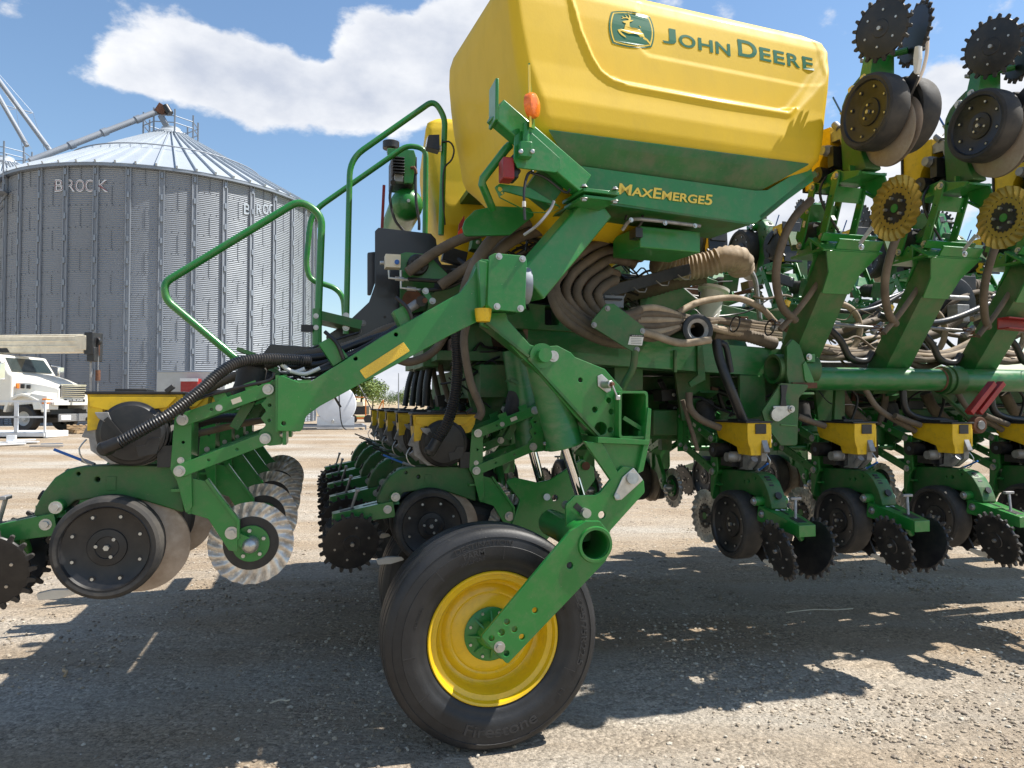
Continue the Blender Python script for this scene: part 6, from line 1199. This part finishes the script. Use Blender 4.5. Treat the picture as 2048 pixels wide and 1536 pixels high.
# ---------------------------------------------------------------- rails, platform, compressor on the left
def rail(pts, y, r=.0175, name='handrail'):
    m = MB(); m.use('green'); P = [PY(*p, y) for p in pts]; flat = [(p.x, p.z) for p in P]
    out = [];  n = len(flat)
    for i, p in enumerate(flat):
        if i in (0, n - 1): out.append(p); continue
        a, b, c = Vector(flat[i - 1]), Vector(p), Vector(flat[i + 1]); u = (a - b); v = (c - b); d = min(.10, u.length * .45, v.length * .45); s_ = b + u.normalized() * d; e = b + v.normalized() * d
        for k in range(7): t = k / 6; out.append(tuple((1 - t) ** 2 * s_ + 2 * t * (1 - t) * b + t * t * e))
    m.tube([(a, y, b) for a, b in out], r, 14, smooth=False); return m
m = rail([(692, 668), (700, 318), (868, 200), (890, 235), (882, 470)], -.30); m.use('zinc'); m.bolt(PY(692, 632, -.32), (0, -1, 0), .013); m.bolt(PY(692, 655, -.32), (0, -1, 0), .013); m.build('handrail', PL)
rail([(850, 470), (852, 298), (815, 290), (622, 425), (612, 530), (620, 560), (686, 580), (690, 650)], .12).build('handrail', PL)
m = rail([(478, 722), (332, 600), (328, 566), (600, 400), (644, 430), (634, 700)], -.62, .0195); m.use('green'); m.cyl(PY(634, 618, -.62), PY(634, 690, -.62), .026, n=14); m.use('zinc'); m.bolt(PY(632, 632, -.65), (0, -1, 0), .009); m.bolt(PY(632, 655, -.65), (0, -1, 0), .009); m.use('black'); m.box(PY(614, 657, -.62), (.06, .05, .035)); m.build('handrail', PL)
def f(m):
    m.use('black_paint'); m.ppl([(750, 462), (757, 455), (862, 467), (872, 478), (878, 520), (905, 560), (900, 600), (820, 660), (740, 700), (655, 694), (652, 672), (700, 640), (738, 604), (750, 570)], -.12, .012, rad=.012); m.ppl([(735, 505), (752, 503), (752, 560), (742, 590), (735, 590)], .0, .03, rad=.01)
    m.use('cast')
    for p in ((677, 642), (726, 646), (717, 662), (716, 662)): m.bolt(PY(*p, -.12), (0, -1, 0), .012)
    m.use('ink'); m.cyl(PY(770, 634, -.123), PY(770, 634, -.12), .008, n=12)
shape('side_panel', f)
def f(m): m.use('black_paint'); m.ppl([(514, 722), (541, 688), (622, 694), (660, 700), (650, 728), (560, 724)], -.5, .4, rad=.004); m.use('green_dusty'); m.beam(PY(640, 636, -.2), PY(720, 655, -.2), .3, .05)
shape('step_platform', f)
def f(m):
    p = PY(814, 408, .45); m.use('green'); m.lathe(p, (0, -1, 0), [(.001, .075), (.05, .07), (.09, .045), (.112, 0), (.115, -.05), (.115, -.6), (.001, -.65)], 36); m.use('zinc'); m.bolt(p + Vector((0, -.078, 0)), (0, -1, 0), .013, False)
shape('air_tank', f)
def f(m):
    m.use('black'); m.box(PY(805, 350, .5), (.17, .25, .19)); m.use('green'); m.ppl([(775, 296), (828, 300), (832, 312), (826, 366), (808, 366), (806, 316), (775, 308)], .35, .03, rad=.005); m.use('black')
    for i in range(6): m.box(PY(795, 322 + i * 6, .38), (.08, .16, .008))
    p = PY(782, 298, .5); m.cyl(p, p + Vector((0, 0, .05)), .058, n=24); m.use('cast'); m.cyl(p - Vector((0, 0, .03)), p, .03, n=14); m.box(PY(797, 358, .36), (.06, .05, .05)); m.use('rust'); m.tube([PY(822, 336, .33), PY(830, 336, .31), PY(832, 348, .31)], .012, 8); m.use('black'); m.tube([PY(831, 345, .32), PY(832, 400, .3), PY(838, 440, .3), PY(838, 460, .3)], .010, 8); m.tube([PY(783, 372, .33), PY(780, 400, .33), PY(790, 440, .33), PY(808, 462, .33)], .010, 8); m.cyl(PY(786, 365, .33), PY(786, 365, .37), .018, n=14); m.use('red'); m.beam(PY(768, 370, .5), PY(764, 456, .5), .012, .02)
shape('air_compressor', f, .002)
def f(m):
    m.use('black'); p = PY(868, 288, -.33); m.hexa([p + Vector(v) for v in [(-.045, -.02, -.03), (.03, -.03, -.045), (.03, .05, -.045), (-.045, .05, -.03), (-.035, -.02, .045), (.028, -.03, .05), (.028, .05, .05), (-.035, .05, .045)]])
    m.use('glass_lens'); q = p + Vector((-.046, .01, .0)); m.hexa([q + Vector(v) for v in [(-.004, -.028, -.025), (.0, -.028, -.025), (.0, .035, -.025), (-.004, .035, -.025), (.006, -.028, .038), (.01, -.028, .038), (.01, .035, .038), (.006, .035, .038)]])
    m.use('white_plastic'); m.box(PY(878, 297, -.33), (.03, .02, .035)); m.use('black'); m.tube([PY(884, 284, -.32), PY(900, 284, -.32), (PY(908, 300, -.32)), PY(903, 320, -.32), PY(888, 340, -.32), PY(886, 400, -.32), PY(890, 450, -.3)], .006, 6)
shape('work_lamp', f, .004)
def f(m):
    m.use('reflect_red'); m.ppl([(916, 464), (929, 449), (929, 462), (916, 476)], -.3, .01, rad=.002, bevel=.001); m.use('red'); m.ppl([(918, 448), (929, 430), (929, 448), (916, 463)], -.3, .01, rad=.002, bevel=.001)
shape('reflector', f)
def f(m):
    m.use('green'); m.ppl([(800, 508), (812, 504), (855, 508), (900, 552), (895, 560), (800, 558)], -.42, .03, rad=.01); m.use('black'); p = PY(836, 529, -.46); m.lathe(p, (0, -1, 0), [(.06, -.06), (.062, 0), (.055, .012), (.001, .014)], 30)
    for k in range(7): t = k * .9; q = p + Vector((.038 * math.cos(t), -.012, .038 * math.sin(t))); m.use('ink'); m.cyl(q, q + Vector((0, -.006, 0)), .009, n=8)
    m.use('boom_cream'); m.box(PY(785, 524, -.46), (.085, .08, .075)); m.use('blue'); m.cyl(PY(794, 524, -.52), PY(794, 524, -.50), .014, n=10); m.use('zinc'); m.cyl(PY(768, 526, -.46), PY(760, 526, -.46), .012, n=8)
    for y0, x0 in ((556, 778), (576, 802)): m.tube([PY(x0, 540, -.47), PY(x0, y0, -.47), PY(x0 + 40, y0 + 4, -.47)], .008, 8, smooth=False); m.cyl(PY(x0 + 12, y0 + 1, -.47), PY(x0 + 30, y0 + 3, -.47), .014, n=6)
    m.use('hose_black'); m.tube([PY(815, 558, -.47), PY(880, 562, -.47), PY(950, 562, -.47)], .012, 8); m.tube([PY(840, 582, -.47), PY(890, 576, -.47), PY(930, 560, -.47)], .012, 8)
shape('hydraulic_valve', f, .002)
def f(m):
    m.use('green_dusty'); m.ppl([(862, 590), (900, 560), (960, 575), (1000, 600), (985, 640), (905, 650), (850, 640)], -.3, .2, rad=.02); m.ppl([(800, 560), (870, 565), (860, 620), (800, 630)], -.2, .02, rad=.01); m.use('rust'); m.cyl(PY(825, 600, -.3), PY(825, 600, -.2), .06, n=24); m.use('black'); m.cyl(PY(843, 602, -.55), PY(843, 602, -.45), .03, n=20); m.use('cast'); m.cyl(PY(835, 606, -.5), PY(815, 620, -.5), .025, n=16); m.use('rust'); m.cyl(PY(850, 601, -.57), PY(850, 601, -.55), .016, n=6)
    m.use('green'); m.ppl([(843, 580), (852, 575), (868, 600), (858, 610)], -.55, .02, rad=.004); m.use('zinc'); m.bolt(PY(851, 582, -.55), (0, -1, 0), .012); m.bolt(PY(865, 602, -.55), (0, -1, 0), .012)
shape('hydraulic_motor', f, .002)
lev = None
for o in list(bpy.data.objects):
    if o.name.startswith('lever') and o.parent and o.parent.rotation_euler.z == 0 and o.parent.location.y > -.3:
        if lev is None: lev = o.data.copy(); lev.materials[0] = MATS['ink']
        o.data = lev
# upright wing units: hopper posts seen at the tank's right end
tint_upper()
m = MB(); m.use('cream_rubber'); m.tube([PY(p[0], p[1], -1.47) for p in ((1855, 78), (1853, 112), (1842, 150), (1826, 178))], .014, 8, r1=.008); m.V = [(x, -1.47 + (y + 1.47) * .4, z) for x, y, z in m.V]; m.build('rubber_strap', PL)
# chalk numbers on two closing arms
def chalk(txt, unit):
    V, F = textmesh(txt, .0006, bold=.03); m = MB(); m.use('white_paint')
    def q(v):
        x = -.30 + v.y * .048; return (x, .036 - v.x * .07, .139 + .203 * (x + .205) + .0015 + max(0, v.z))
    m.add([q(v) for v in V], F); m.build('chalk_number', unit, smooth=0)
us = [o for o in bpy.data.objects if o.name.startswith('row_unit') and abs(o.location.y + .68) < .02]
us.sort(key=lambda o: o.location.x)
chalk('22', us[0]); chalk('24', us[1])
